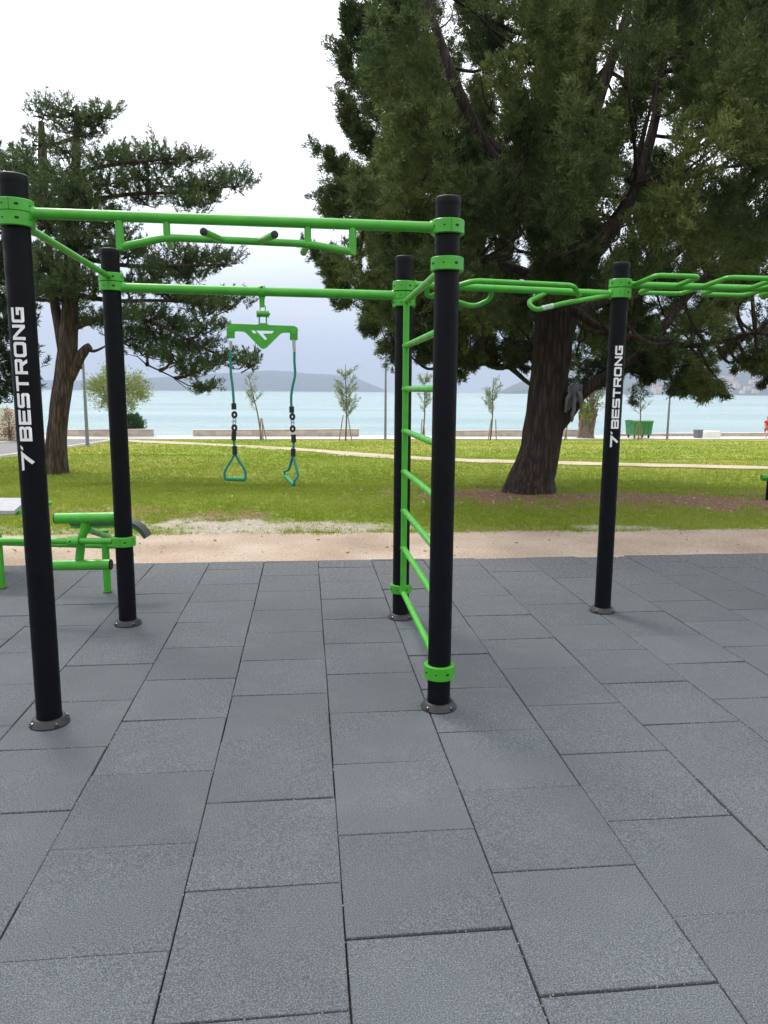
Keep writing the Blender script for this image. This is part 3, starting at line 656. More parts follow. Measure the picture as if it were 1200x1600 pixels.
mb = MB(); mb.add(vs, fs, 0, False); mb.build('board_frame', M_GREEN, bench, auto=30)

# ------------------------------------------------------------------ hanging suspension trainer
n24 = np.array([dx24[1], -dx24[0], 0])
def on24(x, y, off=0.):
    d = ray(x, y); a = P2 + n24 * off; t_ = ((a - CAM) @ n24) / (d @ n24); return CAM + d * t_
hc = on24(409, 455); hc[2] = 2.2195
st = thing('suspension_trainer', tuple(hc - Zu * .25), 'teal rope trainer with two triangle handles hanging from a green crossbar', 'suspension trainer')
mb = MB(); mb.lathe([(.030, -.022), (.037, -.022), (.0385, -.019), (.0385, .019), (.037, .022), (.030, .022)], hc, 32, axis=dx24)
mb.lathe([(.008, 0), (.008, .004), (.0005, .004)], hc + n24 * .030 + Zu * .022, 12, 1, axis=n24 + Zu * .6)
mb.tube([hc - Zu * .036, hc - Zu * .05, hc - Zu * .10], [.021, .0175, .016], 20); mb.build('hanger', [M_GREEN, M_HOLE], st)
q = on24(410.5, 484)
mb = MB(); w, t0, t1 = .017, on24(410, 477.5)[2], on24(410, 492)[2]
for z_, r_ in ((0, 0),):
    mb.tube(bent([q + dx24 * -w + Zu * (t1 - q[2]), q + dx24 * -w + Zu * (t0 - q[2]), q + dx24 * w + Zu * (t0 - q[2]), q + dx24 * w + Zu * (t1 - q[2])], .006), .0032, 8)
sw = on24(410.5, 490.5); mb.tube([sw - dx24 * .033, sw + dx24 * .033], .0195, 20); mb.tube([sw - dx24 * .039, sw - dx24 * .033], .024, 20); mb.tube([sw + dx24 * .033, sw + dx24 * .039], .024, 20); mb.tube([sw + dx24 * .039, sw + dx24 * .047], .010, 12)
for s_ in (-1, 1): mb.tube([sw + dx24 * .022 * s_, sw + dx24 * .024 * s_ - Zu * .06], .005, 8)
mb.build('swivel', M_GREEN, st)
# spreader plate with the cut-out mark
def pl(cx_, cy_): return on24(340 + cx_ / 8.571, 430 + cy_ / 8.571)
org = pl(600, 740); ex = unit(pl(1040, 752) - pl(200, 735)); ez = unit(np.cross(ex, n24)); ez = ez if ez[2] > 0 else -ez
def to2(p): d = p - org; return Vector((d @ ex, d @ ez, 0))
outl = []
for c in [(128, 700), (150, 645), (200, 650), (530, 662), (560, 640), (655, 644), (690, 668), (1030, 680), (1066, 700), (1080, 740), (1062, 768), (1030, 772), (880, 772), (845, 785), (660, 968), (632, 984), (600, 988), (570, 972), (380, 775), (345, 756), (250, 752), (180, 775), (140, 755)]: outl.append(to2(pl(*c)))
holes = [[to2(pl(*c)) for c in L] for L in ([(452, 740), (480, 778), (522, 781), (496, 740)], [(515, 741), (640, 872), (662, 850), (606, 783), (730, 780), (757, 748)])]
loops = [outl] + holes; flat = [p for L in loops for p in L]; tris = tessellate_polygon(loops); nf = len(flat); th = .0045
vs = [org + ex * p.x + ez * p.y + n24 * s_ * th for s_ in (1, -1) for p in flat]
fs = [tuple(t_) for t_ in tris] + [tuple(nf + i for i in t_[::-1]) for t_ in tris]; o_ = 0
for L in loops:
    for i in range(len(L)): a, b = o_ + i, o_ + (i + 1) % len(L); fs.append((a, b, nf + b, nf + a))
    o_ += len(L)
mb = MB(); mb.add(vs, fs, 0, False); plate = mb.build('spreader_plate', M_GREEN, st, auto=0)
bmx = bmesh.new(); bmx.from_mesh(plate.data); bmesh.ops.recalc_face_normals(bmx, faces=bmx.faces); bmx.to_mesh(plate.data); bmx.free()
def rope_side(path, ferr, sl1, ring1, hook, ring2, sl2, sl3, hL, hR, apex, turn):
    root = empty('rope', (0, 0, 0)); root.parent = st; ORIGIN[root.name] = ORIGIN[st.name]
    cx_, cy_ = ferr[0]
    m_ = MB(); c = on24(cx_, ferr[2][1] - 26); m_.box(c, (.052, .022, .062), A, 0, .006); m_.lathe([(.021, -.013), (.021, .013), (.019, .015), (.0005, .015)], c + Zu * .022, 20, axis=n24); m_.build('clevis', M_GREEN, root)
    m_ = MB(); m_.tube([on24(*p) for p in ferr], [.0115, .0105, .0095], 14); m_.build('ferrule', M_STEEL, root)
    P = spline([on24(*p) for p in path], 8); m_ = MB(); m_.tube(P, .0085, 12); m_.build('cord', M_ROPE, root)
    m_ = MB(); m_.tube(spline([on24(*p) for p in (sl2[-1], ((sl2[-1][0] + sl3[0][0]) / 2, (sl2[-1][1] + sl3[0][1]) / 2), sl3[0])], 4), .0085, 12)
    m_.build('cord', M_ROPE, root)
    for rg in (ring1, ring2):
        m_ = MB(); c = on24(*rg); R_ = .0155; m_.tube([c + (dx24 * math.cos(a) * .85 + Zu * math.sin(a) * 1.15) * R_ for a in np.linspace(0, 2 * math.pi, 17)[:-1]], .0075, 10, closed=True); ey = m_.build('rope_eye', M_RUBBER, root)
    for sl in (sl1, sl2, sl3): m_ = MB(); m_.tube([on24(*p) for p in sl], .0165, 16); m_.build('sleeve', M_RUBBER, root)
    for rg in (ring1, ring2):
        m_ = MB(); c = on24(*rg); m_.tube([c + (dx24 * math.cos(a) * .8 + Zu * math.sin(a) * 1.1) * .0105 for a in np.linspace(0, 2 * math.pi, 15)[:-1]], .004, 8, closed=True); m_.build('thimble', M_RUBBER, root)
    a, b = on24(*hook[0]), on24(*hook[1]); m_ = MB(); c = (a + b) / 2; l = np.linalg.norm(a - b) / 2
    m_.tube([c + dx24 * math.cos(t_) * .010 + Zu * math.sin(t_) * (l + .004) for t_ in np.linspace(0, 2 * math.pi, 15)[:-1]], .0034, 8, closed=True); m_.lathe([(.005, -.006), (.006, 0), (.005, .006)], c, 10); m_.build('carabiner', M_STEEL, root)
    ap = on24(*apex); L_, R_ = on24(*hL), on24(*hR); mid = (L_ + R_) / 2; half = np.linalg.norm(R_ - L_) / 2
    hd = unit(unit(R_ - L_) * math.cos(turn) + n24 * math.sin(turn)); wid = .064 if turn else half
    L_, R_ = mid - hd * wid - Zu * (R_[2] - L_[2]) * -.5 * 0, mid + hd * wid
    if turn: L_[2] += .010; R_[2] -= .010
    m_ = MB()
    for e in (L_, R_):
        s_ = 1 if e is R_ else -1; m_.tube(spline([ap - Zu * -.004, ap + hd * wid * .45 * s_ - Zu * .045, ap + hd * wid * 1.02 * s_ - Zu * .108, e + hd * s_ * .006 + Zu * .03, e - Zu * .002, e - hd * s_ * .02], 6), .0085, 12)
    m_.build('triangle_cord', M_ROPE, root)
    m_ = MB(); m_.tube([L_ + hd * .002, R_ - hd * .002], .0145, 18); m_.build('hand_grip', M_GRIP, root)
rope_side([(360, 545), (360, 562), (361, 585), (363.5, 605), (365.5, 632)], [(360.5, 533), (360, 540), (359.8, 547)], [(365.3, 630), (365.6, 640)], (366.3, 648), [(366.2, 652), (366.2, 664)], (366.2, 668.5), [(365.8, 674), (365, 688)], [(366.5, 697), (367, 710)], (352.5, 748), (382.5, 749), (367, 710), 0)
rope_side([(460, 548), (460, 565), (461, 585), (457, 605), (455, 620), (455.3, 636)], [(459, 531), (459.5, 543), (460, 550)], [(455.6, 635), (456, 645)], (456.8, 651), [(457.2, 655), (457.2, 665)], (457.3, 670), [(458.5, 679), (459, 691)], [(458.2, 701), (458, 713)], (446, 748), (459, 753.5), (458, 713), math.radians(58))
# ------------------------------------------------------------------ trees
def trunk_tube(mb, pts, rad, seg=40, flute=.09, nf=9, seed=0, flare=0., smooth=6):
    P = spline(pts, smooth); n = len(P); R = np.interp(np.linspace(0, 1, n), np.linspace(0, 1, len(rad)), rad)
    vs = []; u = np.array([1., 0, 0])
    for i in range(n):
        t_ = nrm(P[min(i + 1, n - 1)] - P[max(i - 1, 0)]); u = nrm(u - t_ * (u @ t_)); w = np.cross(t_, u)
        for k in range(seg):
            a = 2 * math.pi * k / seg
            f = 1 + flute * (math.sin(nf * a + seed + i * .10) * .5 + math.sin((nf * 2 + 1) * a + 2 * seed - i * .17) * .3) + .10 * (vnoise(np.array(k * .45), np.array(i * .5), 1, seed) - .5)
            fl = 1 + flare * max(0, 1 - i / (n * .22)) ** 2 * (1 + .55 * math.sin(4 * a + 1.3 + seed))
            vs.append(P[i] + R[i] * f * fl * (math.cos(a) * u + math.sin(a) * w))
    fs = [(i * seg + k, i * seg + (k + 1) % seg, (i + 1) * seg + (k + 1) % seg, (i + 1) * seg + k) for i in range(n - 1) for k in range(seg)]
    fs.append(tuple((n - 1) * seg + k for k in range(seg)))
    mb.add(vs, fs); return P
def inpoly(px, py, poly):
    c = np.zeros(len(px), bool); n = len(poly)
    for i in range(n):
        x1, y1 = poly[i]; x2, y2 = poly[i - 1]
        with np.errstate(divide='ignore', invalid='ignore'):
            k = ((y1 > py) != (y2 > py)) & (px < (x2 - x1) * (py - y1) / (y2 - y1 + 1e-9) + x1)
        c ^= k
    return c

# -- big cypress: fluted leaning trunk, rising limbs, plume-shaped sprays
YC = 12.42
base = atY(826, 768, YC); base[2] = float(gz(YC)) - .08
cyp = thing('cypress_tree', tuple(base), 'huge dark cypress with leaning fluted trunk behind the ladder bars', 'tree')
mb = MB(); D = lambda x, y, dy=0: atY(x, y, YC + dy)
TP = trunk_tube(mb, [base, D(832, 745), D(845, 700), D(857, 600), D(868, 500), D(882, 400), D(896, 300), D(906, 200), D(918, 60, .1), D(930, -120, .2), D(935, -330, .2)], [.40, .35, .315, .30, .305, .30, .26, .21, .15, .10, .03], 48, .075, 8, 1, .12, 7)
limbs = []
def limb(pts, r0, r1, seed=0):
    L = trunk_tube(mb, pts, np.linspace(r0, r1, len(pts)), 14, .06, 3, seed); limbs.append(L)
limb([D(872, 480), D(850, 390, -.2), D(800, 300, -.5), D(755, 225, -.7), D(715, 140, -.8), D(690, 70, -.8), D(664, -10, -.8), D(645, -120, -.7)], .15, .03, 1)
limb([D(884, 400), D(905, 290, .3), D(925, 190, .5), D(950, 110, .6), D(980, 20, .7), D(1005, -120, .8)], .16, .04, 2)
limb([D(884, 420), D(930, 395, -.2), D(975, 330, -.3), D(1010, 240, -.3), D(1030, 150, -.2), D(1045, 20, -.1), D(1055, -130, 0)], .13, .03, 3)
limb([D(868, 672, .1), D(893, 640, 0), D(912, 613, -.1), D(955, 583, -.2), D(1010, 545, -.2), D(1060, 480, .1), D(1110, 425, .3), D(1180, 380, .5)], .115, .04, 4)
limb([D(880, 500), D(960, 460, .8), D(1050, 400, 1.5), D(1120, 330, 1.9), D(1180, 240, 2.1), D(1230, 130, 2.2)], .11, .03, 5)
limb([D(866, 520), D(810, 570, .4), D(775, 570, .6), D(735, 560, .8), D(690, 540, .9)], .05, .02, 6)
limb([D(872, 450), D(800, 420, -.9), D(720, 400, -1.6), D(650, 360, -2.0), D(590, 320, -2.2), D(540, 260, -2.3)], .10, .02, 7)
limb([D(872, 470), D(790, 470, .6), D(700, 450, 1.0), D(610, 440, 1.2), D(540, 420, 1.3)], .08, .02, 8)
limb([D(884, 400), D(800, 250, .8), D(700, 180, 1.2), D(610, 90, 1.4), D(570, 0, 1.5)], .10, .02, 9)
limb([D(878, 430), D(900, 400, -1.0), D(950, 350, -1.9), D(990, 290, -2.4)], .09, .02, 10)
limb([D(890, 330), D(850, 250, -.9), D(870, 150, -1.7), D(880, 60, -2.1)], .09, .02, 11)
limb([D(878, 470), D(950, 520, -.8), D(1020, 530, -1.4), D(1090, 540, -1.8), D(1180, 520, -2.2)], .08, .02, 12)
limb([D(878, 450), D(900, 430, 1.2), D(960, 360, 2.6)], .10, .03, 13)
limb([D(906, 200), D(840, 60, .6), D(800, -80, 1.0)], .09, .02, 14)
allL = np.concatenate(limbs + [TP[len(TP) // 3:]])
# crown: candidate plumes in the crown volume, kept where the tree's outline holds them
OUT = [(572, -400), (576, -20), (580, 45), (556, 92), (568, 150), (560, 175), (585, 205), (580, 240), (540, 268), (545, 300), (535, 335), (545, 372), (525, 402), (545, 440), (562, 470), (570, 510), (585, 510), (612, 545), (618, 568), (655, 560), (700, 585), (722, 588), (742, 566), (800, 562), (835, 588), (880, 590), (905, 612), (950, 600), (1000, 606), (1050, 604), (1085, 624), (1122, 604), (1112, 565), (1150, 535), (1172, 580), (1230, 600), (1500, 600), (1700, 300), (1500, -400)]
HOLES = [(972, 245, 22, 26), (1092, 268, 24, 30), (1062, 405, 26, 24), (986, 52, 20, 26), (815, 432, 22, 12), (935, 330, 12, 26), (1090, 330, 20, 20), (935, 425, 16, 16), (1150, 572, 36, 26), (1010, 470, 22, 22), (640, 545, 22, 18), (770, 600, 30, 26), (560, 500, 14, 26), (690, 395, 12, 8), (1120, 90, 14, 20), (735, 120, 16, 14), (600, 190, 14, 18), (720, 60, 12, 14), (640, 200, 10, 16), (780, 180, 14, 18), (830, 200, 8, 14), (1150, 180, 12, 16), (1060, 60, 12, 14), (1020, 380, 14, 14), (1130, 250, 20, 24), (930, 100, 8, 20), (690, 470, 14, 10), (1085, 480, 14, 12)]
ctr = D(890, 330) + np.array([.15, 0, .4]); radii = np.array([4.5, 3.9, 5.2])
def allowed(pt, hs, trunk=True):
    p = proj(pt); ok = inpoly(p[:, 0], p[:, 1], OUT)
    for (hx, hy, rx, ry) in HOLES: ok &= ((p[:, 0] - hx) / (rx * hs)) ** 2 + ((p[:, 1] - hy) / (ry * hs)) ** 2 > 1
    ok &= ~((p[:, 0] > 800) & (p[:, 0] < 912) & (p[:, 1] > 495) & (pt[:, 1] < YC + .2))
    ok &= ~((p[:, 0] > 880) & (p[:, 0] < 985) & (p[:, 1] > 560) & (pt[:, 1] < YC + .1))
    for (lx0, ly0, lx1, ly1, wd) in ((665, 0, 712, 140, 8), (712, 140, 770, 245, 10), (930, 190, 952, 100, 6), (985, 330, 1012, 235, 8), (1040, 500, 1110, 425, 10)):
        tt_ = np.clip(((p[:, 0] - lx0) * (lx1 - lx0) + (p[:, 1] - ly0) * (ly1 - ly0)) / ((lx1 - lx0) ** 2 + (ly1 - ly0) ** 2), 0, 1)
        dd = np.hypot(p[:, 0] - lx0 - tt_ * (lx1 - lx0), p[:, 1] - ly0 - tt_ * (ly1 - ly0)); ok &= ~((dd < wd + 12) & (pt[:, 1] < YC + .3))
    return ok
def flame(B, d, L, wide=1.):
    """one flame-shaped bough: smaller plumes ranked along a rising axis -> (bases, directions, lengths)"""
    ns = int(7 + 7 * L); t_ = np.sort(rng.uniform(0, .95, ns)); az = rng.uniform(0, 2 * math.pi, ns) + np.arange(ns) * 2.4
    u = nrm(np.cross(d, (.31, .2, .1))); w = np.cross(d, u); rd = np.cos(az)[:, None] * u + np.sin(az)[:, None] * w
    b = B + d * (t_ * L)[:, None] + np.array([0, 0, .10 * L]) * (t_ ** 2)[:, None] + rd * (.10 * (1 - t_))[:, None]
    dd = nrm(d * .85 + rd * (.75 * (1 - .6 * t_))[:, None] * wide + np.array([0, 0, .25]) + rng.normal(0, .12, (ns, 3)))
    ll = (.42 + .42 * (1 - t_) * L / 2) * rng.uniform(.8, 1.2, ns)
    return b, dd, ll
N = 30000
q = nrm(rng.normal(size=(N, 3))) * (rng.uniform(.14, 1, size=(N, 1)) ** (1 / 2.2)); B_ = ctr + q * radii
B_ = B_[(B_[:, 2] > 1.2) & (B_[:, 2] < 10.3)]
out = B_ - np.array([base[0] + .35, YC, 0]); out[:, 2] = 0; out = nrm(out)
up = np.clip(.55 + .9 * (B_[:, 2] - 1.8) / 6, .05, 1.5)[:, None] + rng.normal(0, .2, size=(len(B_), 1))
Db = nrm(out * .7 + np.array([0, 0, 1.]) * up + rng.normal(0, .22, size=B_.shape)); Lb = rng.uniform(1.0, 2.1, len(B_))
mid = B_ + Db * Lb[:, None] * .5
ok = allowed(mid, .9) & allowed(B_, .4)
B_, Db, Lb, mid = B_[ok], Db[ok], Lb[ok], mid[ok]
keep = []; pk = np.zeros((0, 3)); SB, SD, SL = [], [], []
for i in rng.permutation(len(B_)):
    if len(keep) >= 180: break
    p = proj(mid[i][None])[0]; vis = -60 < p[0] < 1260 and p[1] > -60
    if not vis and rng.random() < .75: continue
    if len(keep) and np.min(np.linalg.norm((pk - mid[i]) * np.array([1, 1, .7]), axis=1)) < (.54 if vis else 1.0): continue
    keep.append(i); pk = np.concatenate([pk, mid[i][None]])
    b, d_, l_ = flame(B_[i], Db[i], Lb[i]); SB.append(b); SD.append(d_); SL.append(l_)
    if (allowed(b + d_ * l_[:, None] * .5, .8) & allowed(b + d_ * l_[:, None] * .9, .6)).mean() < .45: keep.pop()
nbig = len(keep)
C_, Dv, PLL = np.concatenate(SB), np.concatenate(SD), np.concatenate(SL)
ok = allowed(C_ + Dv * PLL[:, None] * .5, .8) & allowed(C_ + Dv * PLL[:, None] * .9, .6)
C_, Dv, PLL = C_[ok], Dv[ok], PLL[ok]; print('cypress boughs', nbig, 'plumes', len(C_))
# hand-set plumes of the ragged left outline and the pale front plumes (pixel base -> tip, depth offset)
man = []
for bx, by, tx, ty, dy in [(590, 110, 548, -6, .6), (585, 150, 506, 72, .3), (575, 215, 516, 148, .0), (570, 300, 478, 236, -.3), (560, 345, 481, 318, -.8), (545, 440, 470, 388, -.4), (560, 90, 540, 20, .4), (590, 250, 535, 190, .2), (605, 330, 500, 300, -1), (560, 420, 505, 420, .2), (560, 480, 528, 452, .2), (640, 60, 600, -30, .4),
        (660, 260, 655, 140, -1.6), (620, 300, 600, 240, -1.8), (700, 290, 690, 215, -1.5), (640, 330, 655, 230, -1.9), (590, 360, 600, 285, -1.6), (740, 330, 738, 200, -1.7),
        (868, 180, 846, 38, -2.0), (850, 240, 872, 70, -2.2), (890, 250, 885, 120, -2.1), (840, 300, 835, 160, -2.0), (860, 330, 880, 220, -2.3), (905, 420, 915, 300, -1.8), (880, 480, 885, 380, -1.5), (920, 470, 930, 380, -1.3), (890, 340, 905, 210, -1.8), (915, 300, 925, 190, -1.5), (910, 180, 905, 70, -1.6), (930, 260, 940, 150, -.9), (850, 490, 840, 400, -1.4), (870, 300, 872, 200, -2.0), (850, 420, 845, 300, -1.9), (800, 400, 805, 290, -1.8), (1180, 330, 1190, 230, -2.2), (1150, 420, 1160, 330, -2.2), (985, 480, 975, 420, -1.5),
        (700, 540, 722, 606, .9), (690, 500, 705, 585, .7), (735, 520, 740, 590, .5), (790, 545, 800, 578, .5), (615, 520, 608, 590, 1.0), (640, 500, 622, 575, 1.0), (1080, 570, 1100, 638, -.8), (1040, 580, 1050, 622, -.6), (1120, 590, 1135, 628, -.9), (1190, 560, 1195, 612, -1.2), (1000, 590, 990, 640, -.1), (920, 590, 905, 622, .5), (1165, 550, 1150, 585, -1), (760, 520, 768, 572, .8), (770, 480, 752, 560, .9), (720, 480, 712, 575, .3), (800, 520, 812, 570, .9), (670, 520, 655, 572, .9), (590, 470, 575, 540, .8), (1020, 540, 1015, 606, .2), (1060, 550, 1072, 618, -.3), (1100, 560, 1118, 622, -1.1), (960, 540, 965, 600, .6), (940, 560, 930, 606, .7), (1085, 540, 1090, 605, .3), (1040, 520, 1040, 590, -.7), (1180, 520, 1178, 590, -1.5), (1210, 540, 1215, 606, -1.3), (990, 520, 985, 590, .9), (1130, 500, 1135, 560, -1.3)]:
    b_, t_ = D(bx, by, dy), D(tx, ty, dy - .05); man.append((b_, t_))
CB, DB = list(B_[keep]), list(Db[keep])
for b_, t_ in man:
    l_ = np.linalg.norm(t_ - b_); d_ = unit(t_ - b_); CB.append(b_); DB.append(d_)
    b, dd, ll = flame(b_, d_, max(.4, l_ - .42), .5); ll = ll * .8; k = allowed(b + dd * ll[:, None] * .6, .5) | (proj(b + dd * ll[:, None])[:, 0] < 600)
    C_ = np.concatenate([C_, b[k], [b_]]); Dv = np.concatenate([Dv, dd[k], [d_]]); PLL = np.concatenate([PLL, ll[k], [l_]])
LC, LD = [], []
for b_, d_, L_ in zip(C_, Dv, PLL):
    ns = int(22 * (L_ / 1.0) ** .8) + 4; t_ = rng.uniform(0, .96, ns); az = rng.uniform(0, 2 * math.pi, ns)
    u = nrm(np.cross(d_, (0.3, .2, 1.))); w = np.cross(d_, u)
    rd = np.cos(az)[:, None] * u + np.sin(az)[:, None] * w
    bend = np.array([0, 0, 1.]) * .16 * L_
    R_ = (.30 + .05 * rng.random()) * L_ ** .7 * np.clip(1.08 - t_, 0, 1) ** .75 * np.clip(t_ * 4 + .45, 0, 1)
    sd = nrm(d_[None] * .75 + rd * .8 + rng.normal(0, .15, (ns, 3)))
    b2 = b_ + d_ * (t_ * L_)[:, None] + bend * (t_ ** 2)[:, None]
    k = 42
    s_ = rng.uniform(.05, 1, (ns, k)) ** .8
    c = b2[:, None] + sd[:, None] * (s_ * R_[:, None] * 1.25)[..., None] + rng.normal(0, .024, (ns, k, 3))
    ld = nrm(sd[:, None] + rng.normal(0, .42, (ns, k, 3)) + np.array([0, 0, .15]))
    LC.append(c.reshape(-1, 3)); LD.append(ld.reshape(-1, 3))
LC = np.concatenate(LC); LD = np.concatenate(LD); n = len(LC); print('cypress leaves', n)
np_mesh('crown', leaves_tri(LC, LD, rng.uniform(.035, .070, n), rng.uniform(.006, .0105, n)), 3, M_CYP, cyp)
# branches that carry the boughs
for b_, d_ in zip(CB, DB):
    j = np.argmin(np.linalg.norm(allL - b_, axis=1) + .4 * np.maximum(allL[:, 2] - b_[2], 0)); a = allL[j]; l = np.linalg.norm(a - b_)
    if l > 3.4: continue
    m_ = (a + b_) / 2 + np.array([0, 0, -.10]) * l + rng.normal(0, .05, 3)
    mb.tube(spline([a, m_, b_, b_ + d_ * (.4 if d_[2] > 0 else .05)], 4), np.linspace(.014 + .012 * l, .004, 13), 6, caps=False)
mb.build('trunk', M_BARK_CYP, cyp)

# -- layered pine and the darker conifer beside it
def pads(list_, Yc, dens, needle, mbw, limbs_pts, spread=.55):
    LC, LD = [], []
    for (x, y, rx, ry, dy) in list_:
        c = atY(x, y, Yc + dy); s_ = c[1] / F * 1.0; a, b = rx * s_, ry * s_; dep = min(a, 1.3) * spread + .25
        nt = max(10, int(dens * a * dep * 3.1 + dens * .25))
        qq = nrm(rng.normal(size=(nt, 3))) * rng.uniform(.25, 1, (nt, 1)) ** .6
        tc = c + qq * np.array([a, dep, b]) + rng.normal(0, .05, (nt, 3)); tc[:, 2] += .10 * np.sin(tc[:, 0] * 3.1 + tc[:, 1] * 2.3)
        ax = nrm(np.stack([qq[:, 0] * .9, qq[:, 1] * .9, np.full(nt, .75)], 1) + rng.normal(0, .3, (nt, 3)))
        k = 34; al = rng.uniform(-.02, .20, (nt, k, 1))
        c3 = tc[:, None] + ax[:, None] * al; d3 = nrm(ax[:, None] * .8 + rng.normal(0, .62, (nt, k, 3)))
        LC.append(c3.reshape(-1, 3)); LD.append(d3.reshape(-1, 3))
        j = np.argmin(np.linalg.norm((limbs_pts - c) * np.array([1, 1, 1.6]), axis=1)); p0 = limbs_pts[j]
        for t_ in rng.integers(0, nt, max(3, nt // 7)):
            m_ = c * .5 + p0 * .5 + np.array([0, 0, -.06]); e = tc[t_]; mbw.tube([c + rng.normal(0, .08, 3), (c + e) / 2 + np.array([0, 0, -.04]), e], [.016, .011, .005], 4, caps=False)
        mbw.tube([p0, (p0 + c) / 2 + np.array([0, 0, -.05]), c], [.045, .032, .016], 6, caps=False)
    return np.concatenate(LC), np.concatenate(LD)
YL = 15.62
pb = atY(85, 740, YL); pb[2] = float(gz(YL)) - .06
pine = thing('pine_tree', tuple(pb), 'tall pine with flat layered branches and brown split trunk behind the left posts', 'tree')
mb = MB(); E_ = lambda x, y, dy=0: atY(x, y, YL + dy)
T1 = trunk_tube(mb, [pb, E_(88, 690), E_(93, 640), E_(103, 570), E_(108, 500), E_(112, 400), E_(115, 320), E_(119, 240), E_(120, 165)], [.215, .185, .18, .185, .16, .13, .105, .08, .035], 32, .13, 6, 3, .3)
trunk_tube(mb, [E_(101, 565), E_(93, 515, .1), E_(84, 460, .1), E_(76, 380, .1), E_(70, 300, .1)], [.10, .10, .085, .06, .03], 20, .1, 4, 5)
LP = [T1]
def plimb(pts, r0, r1, s): LP.append(trunk_tube(mb, [E_(*p) for p in pts], np.linspace(r0, r1, len(pts)), 10, .05, 3, s))
plimb([(108, 590), (122, 563), (134, 546), (141, 541)], .13, .075, 1); plimb([(136, 546), (150, 548), (175, 535)], .045, .012, 2); plimb([(122, 575), (128, 574)], .04, .03, 2)
plimb([(110, 515), (170, 495, -.2), (240, 505, -.3), (320, 545, -.3), (390, 570, -.3)], .06, .015, 3)
plimb([(112, 460), (180, 470, .2), (260, 470, .3), (360, 480, .3)], .06, .015, 4)
plimb([(113, 400), (200, 415, -.3), (300, 415, -.5), (370, 412, -.6)], .055, .012, 5)
plimb([(115, 320), (190, 305), (280, 300, .2), (380, 290, .2)], .055, .012, 6)
plimb([(118, 270), (190, 255, -.3), (250, 250, -.4), (320, 245, -.4)], .045, .012, 7)
plimb([(113, 430), (70, 400, .6), (20, 380, .9)], .06, .015, 8); plimb([(112, 400), (130, 380, -.9), (150, 370, -1.4)], .05, .015, 9)
plimb([(116, 300), (130, 300, .9), (150, 290, 1.4)], .05, .015, 10)
plimb([(230, 570, -.2), (268, 588, -.2), (300, 604, -.2), (330, 605, -.2)], .018, .006, 11); plimb([(268, 588, -.2), (290, 606, -.2), (300, 615, -.2)], .01, .003, 12)
PADS = [(112, 172, 34, 12, 0), (66, 180, 18, 7, .2), (160, 176, 24, 10, -.2), (150, 190, 20, 8, .1), (120, 205, 40, 11, .2), (60, 225, 16, 8, .4), (105, 238, 30, 10, -.3),
        (170, 248, 40, 15, -.4), (215, 252, 44, 15, .2), (262, 250, 36, 12, -.3), (302, 246, 24, 9, .2), (230, 280, 40, 12, .3), (165, 285, 45, 14, -.5),
        (280, 292, 42, 14, .3), (325, 286, 40, 15, -.2), (368, 290, 30, 14, .1), (300, 315, 34, 10, -.3), (330, 312, 20, 8, .3), (215, 310, 40, 12, .5), (140, 320, 45, 16, -.6), (95, 290, 40, 18, .5), (60, 270, 36, 20, .8),
        (20, 262, 34, 22, .9), (30, 300, 40, 24, .5), (60, 340, 44, 22, -.3), (110, 360, 46, 20, .5), (150, 385, 50, 18, -.6), (200, 400, 45, 18, -.2), (250, 412, 44, 15, .3), (290, 395, 32, 12, -.4), (318, 408, 34, 13, .2), (352, 412, 22, 10, -.2), (300, 428, 34, 10, .3), (240, 432, 36, 10, -.4),
        (90, 420, 42, 24, -.4), (60, 455, 46, 22, .2), (110, 470, 34, 18, .5), (150, 445, 40, 14, -.4), (200, 455, 44, 14, .4), (260, 460, 46, 12, -.3), (310, 468, 42, 12, .2), (355, 478, 34, 12, -.2), (330, 488, 32, 9, .4),
        (175, 500, 40, 14, .3), (225, 498, 42, 14, -.4), (270, 505, 44, 13, .2), (320, 512, 36, 12, -.3), (250, 530, 44, 13, .3), (205, 530, 36, 12, -.2), (300, 540, 44, 11, .1), (270, 562, 40, 9, -.3), (340, 562, 34, 10, -.2), (385, 572, 27, 12, -.3), (305, 578, 30, 7, .2), (322, 603, 19, 6, -.2), (230, 555, 30, 9, .4), (130, 500, 26, 10, .6), (170, 350, 40, 12, .9), (180, 375, 34, 12, 1.0)]
PADS += [(60, 420, 40, 24, -.8), (95, 385, 36, 22, -.8), (50, 465, 34, 18, -.7), (100, 455, 32, 18, -.8), (70, 355, 40, 20, -.8), (75, 310, 36, 18, -.6), (120, 430, 30, 18, -.9), (110, 340, 34, 16, -.8), (115, 275, 34, 14, -.7), (120, 300, 30, 14, -.9)]
PADS = [(x, y, rx * .95, ry * .78, dy) for x, y, rx, ry, dy in PADS]
LC, LD = pads(PADS, YL, 76, .1, mb, np.concatenate(LP)); n = len(LC); print('pine needles', n)
np_mesh('crown', leaves_quad(LC, LD, rng.uniform(.05, .095, n), rng.uniform(.006, .010, n)), 4, M_PINE, pine)
mb.build('trunk', M_BARK_PINE, pine)

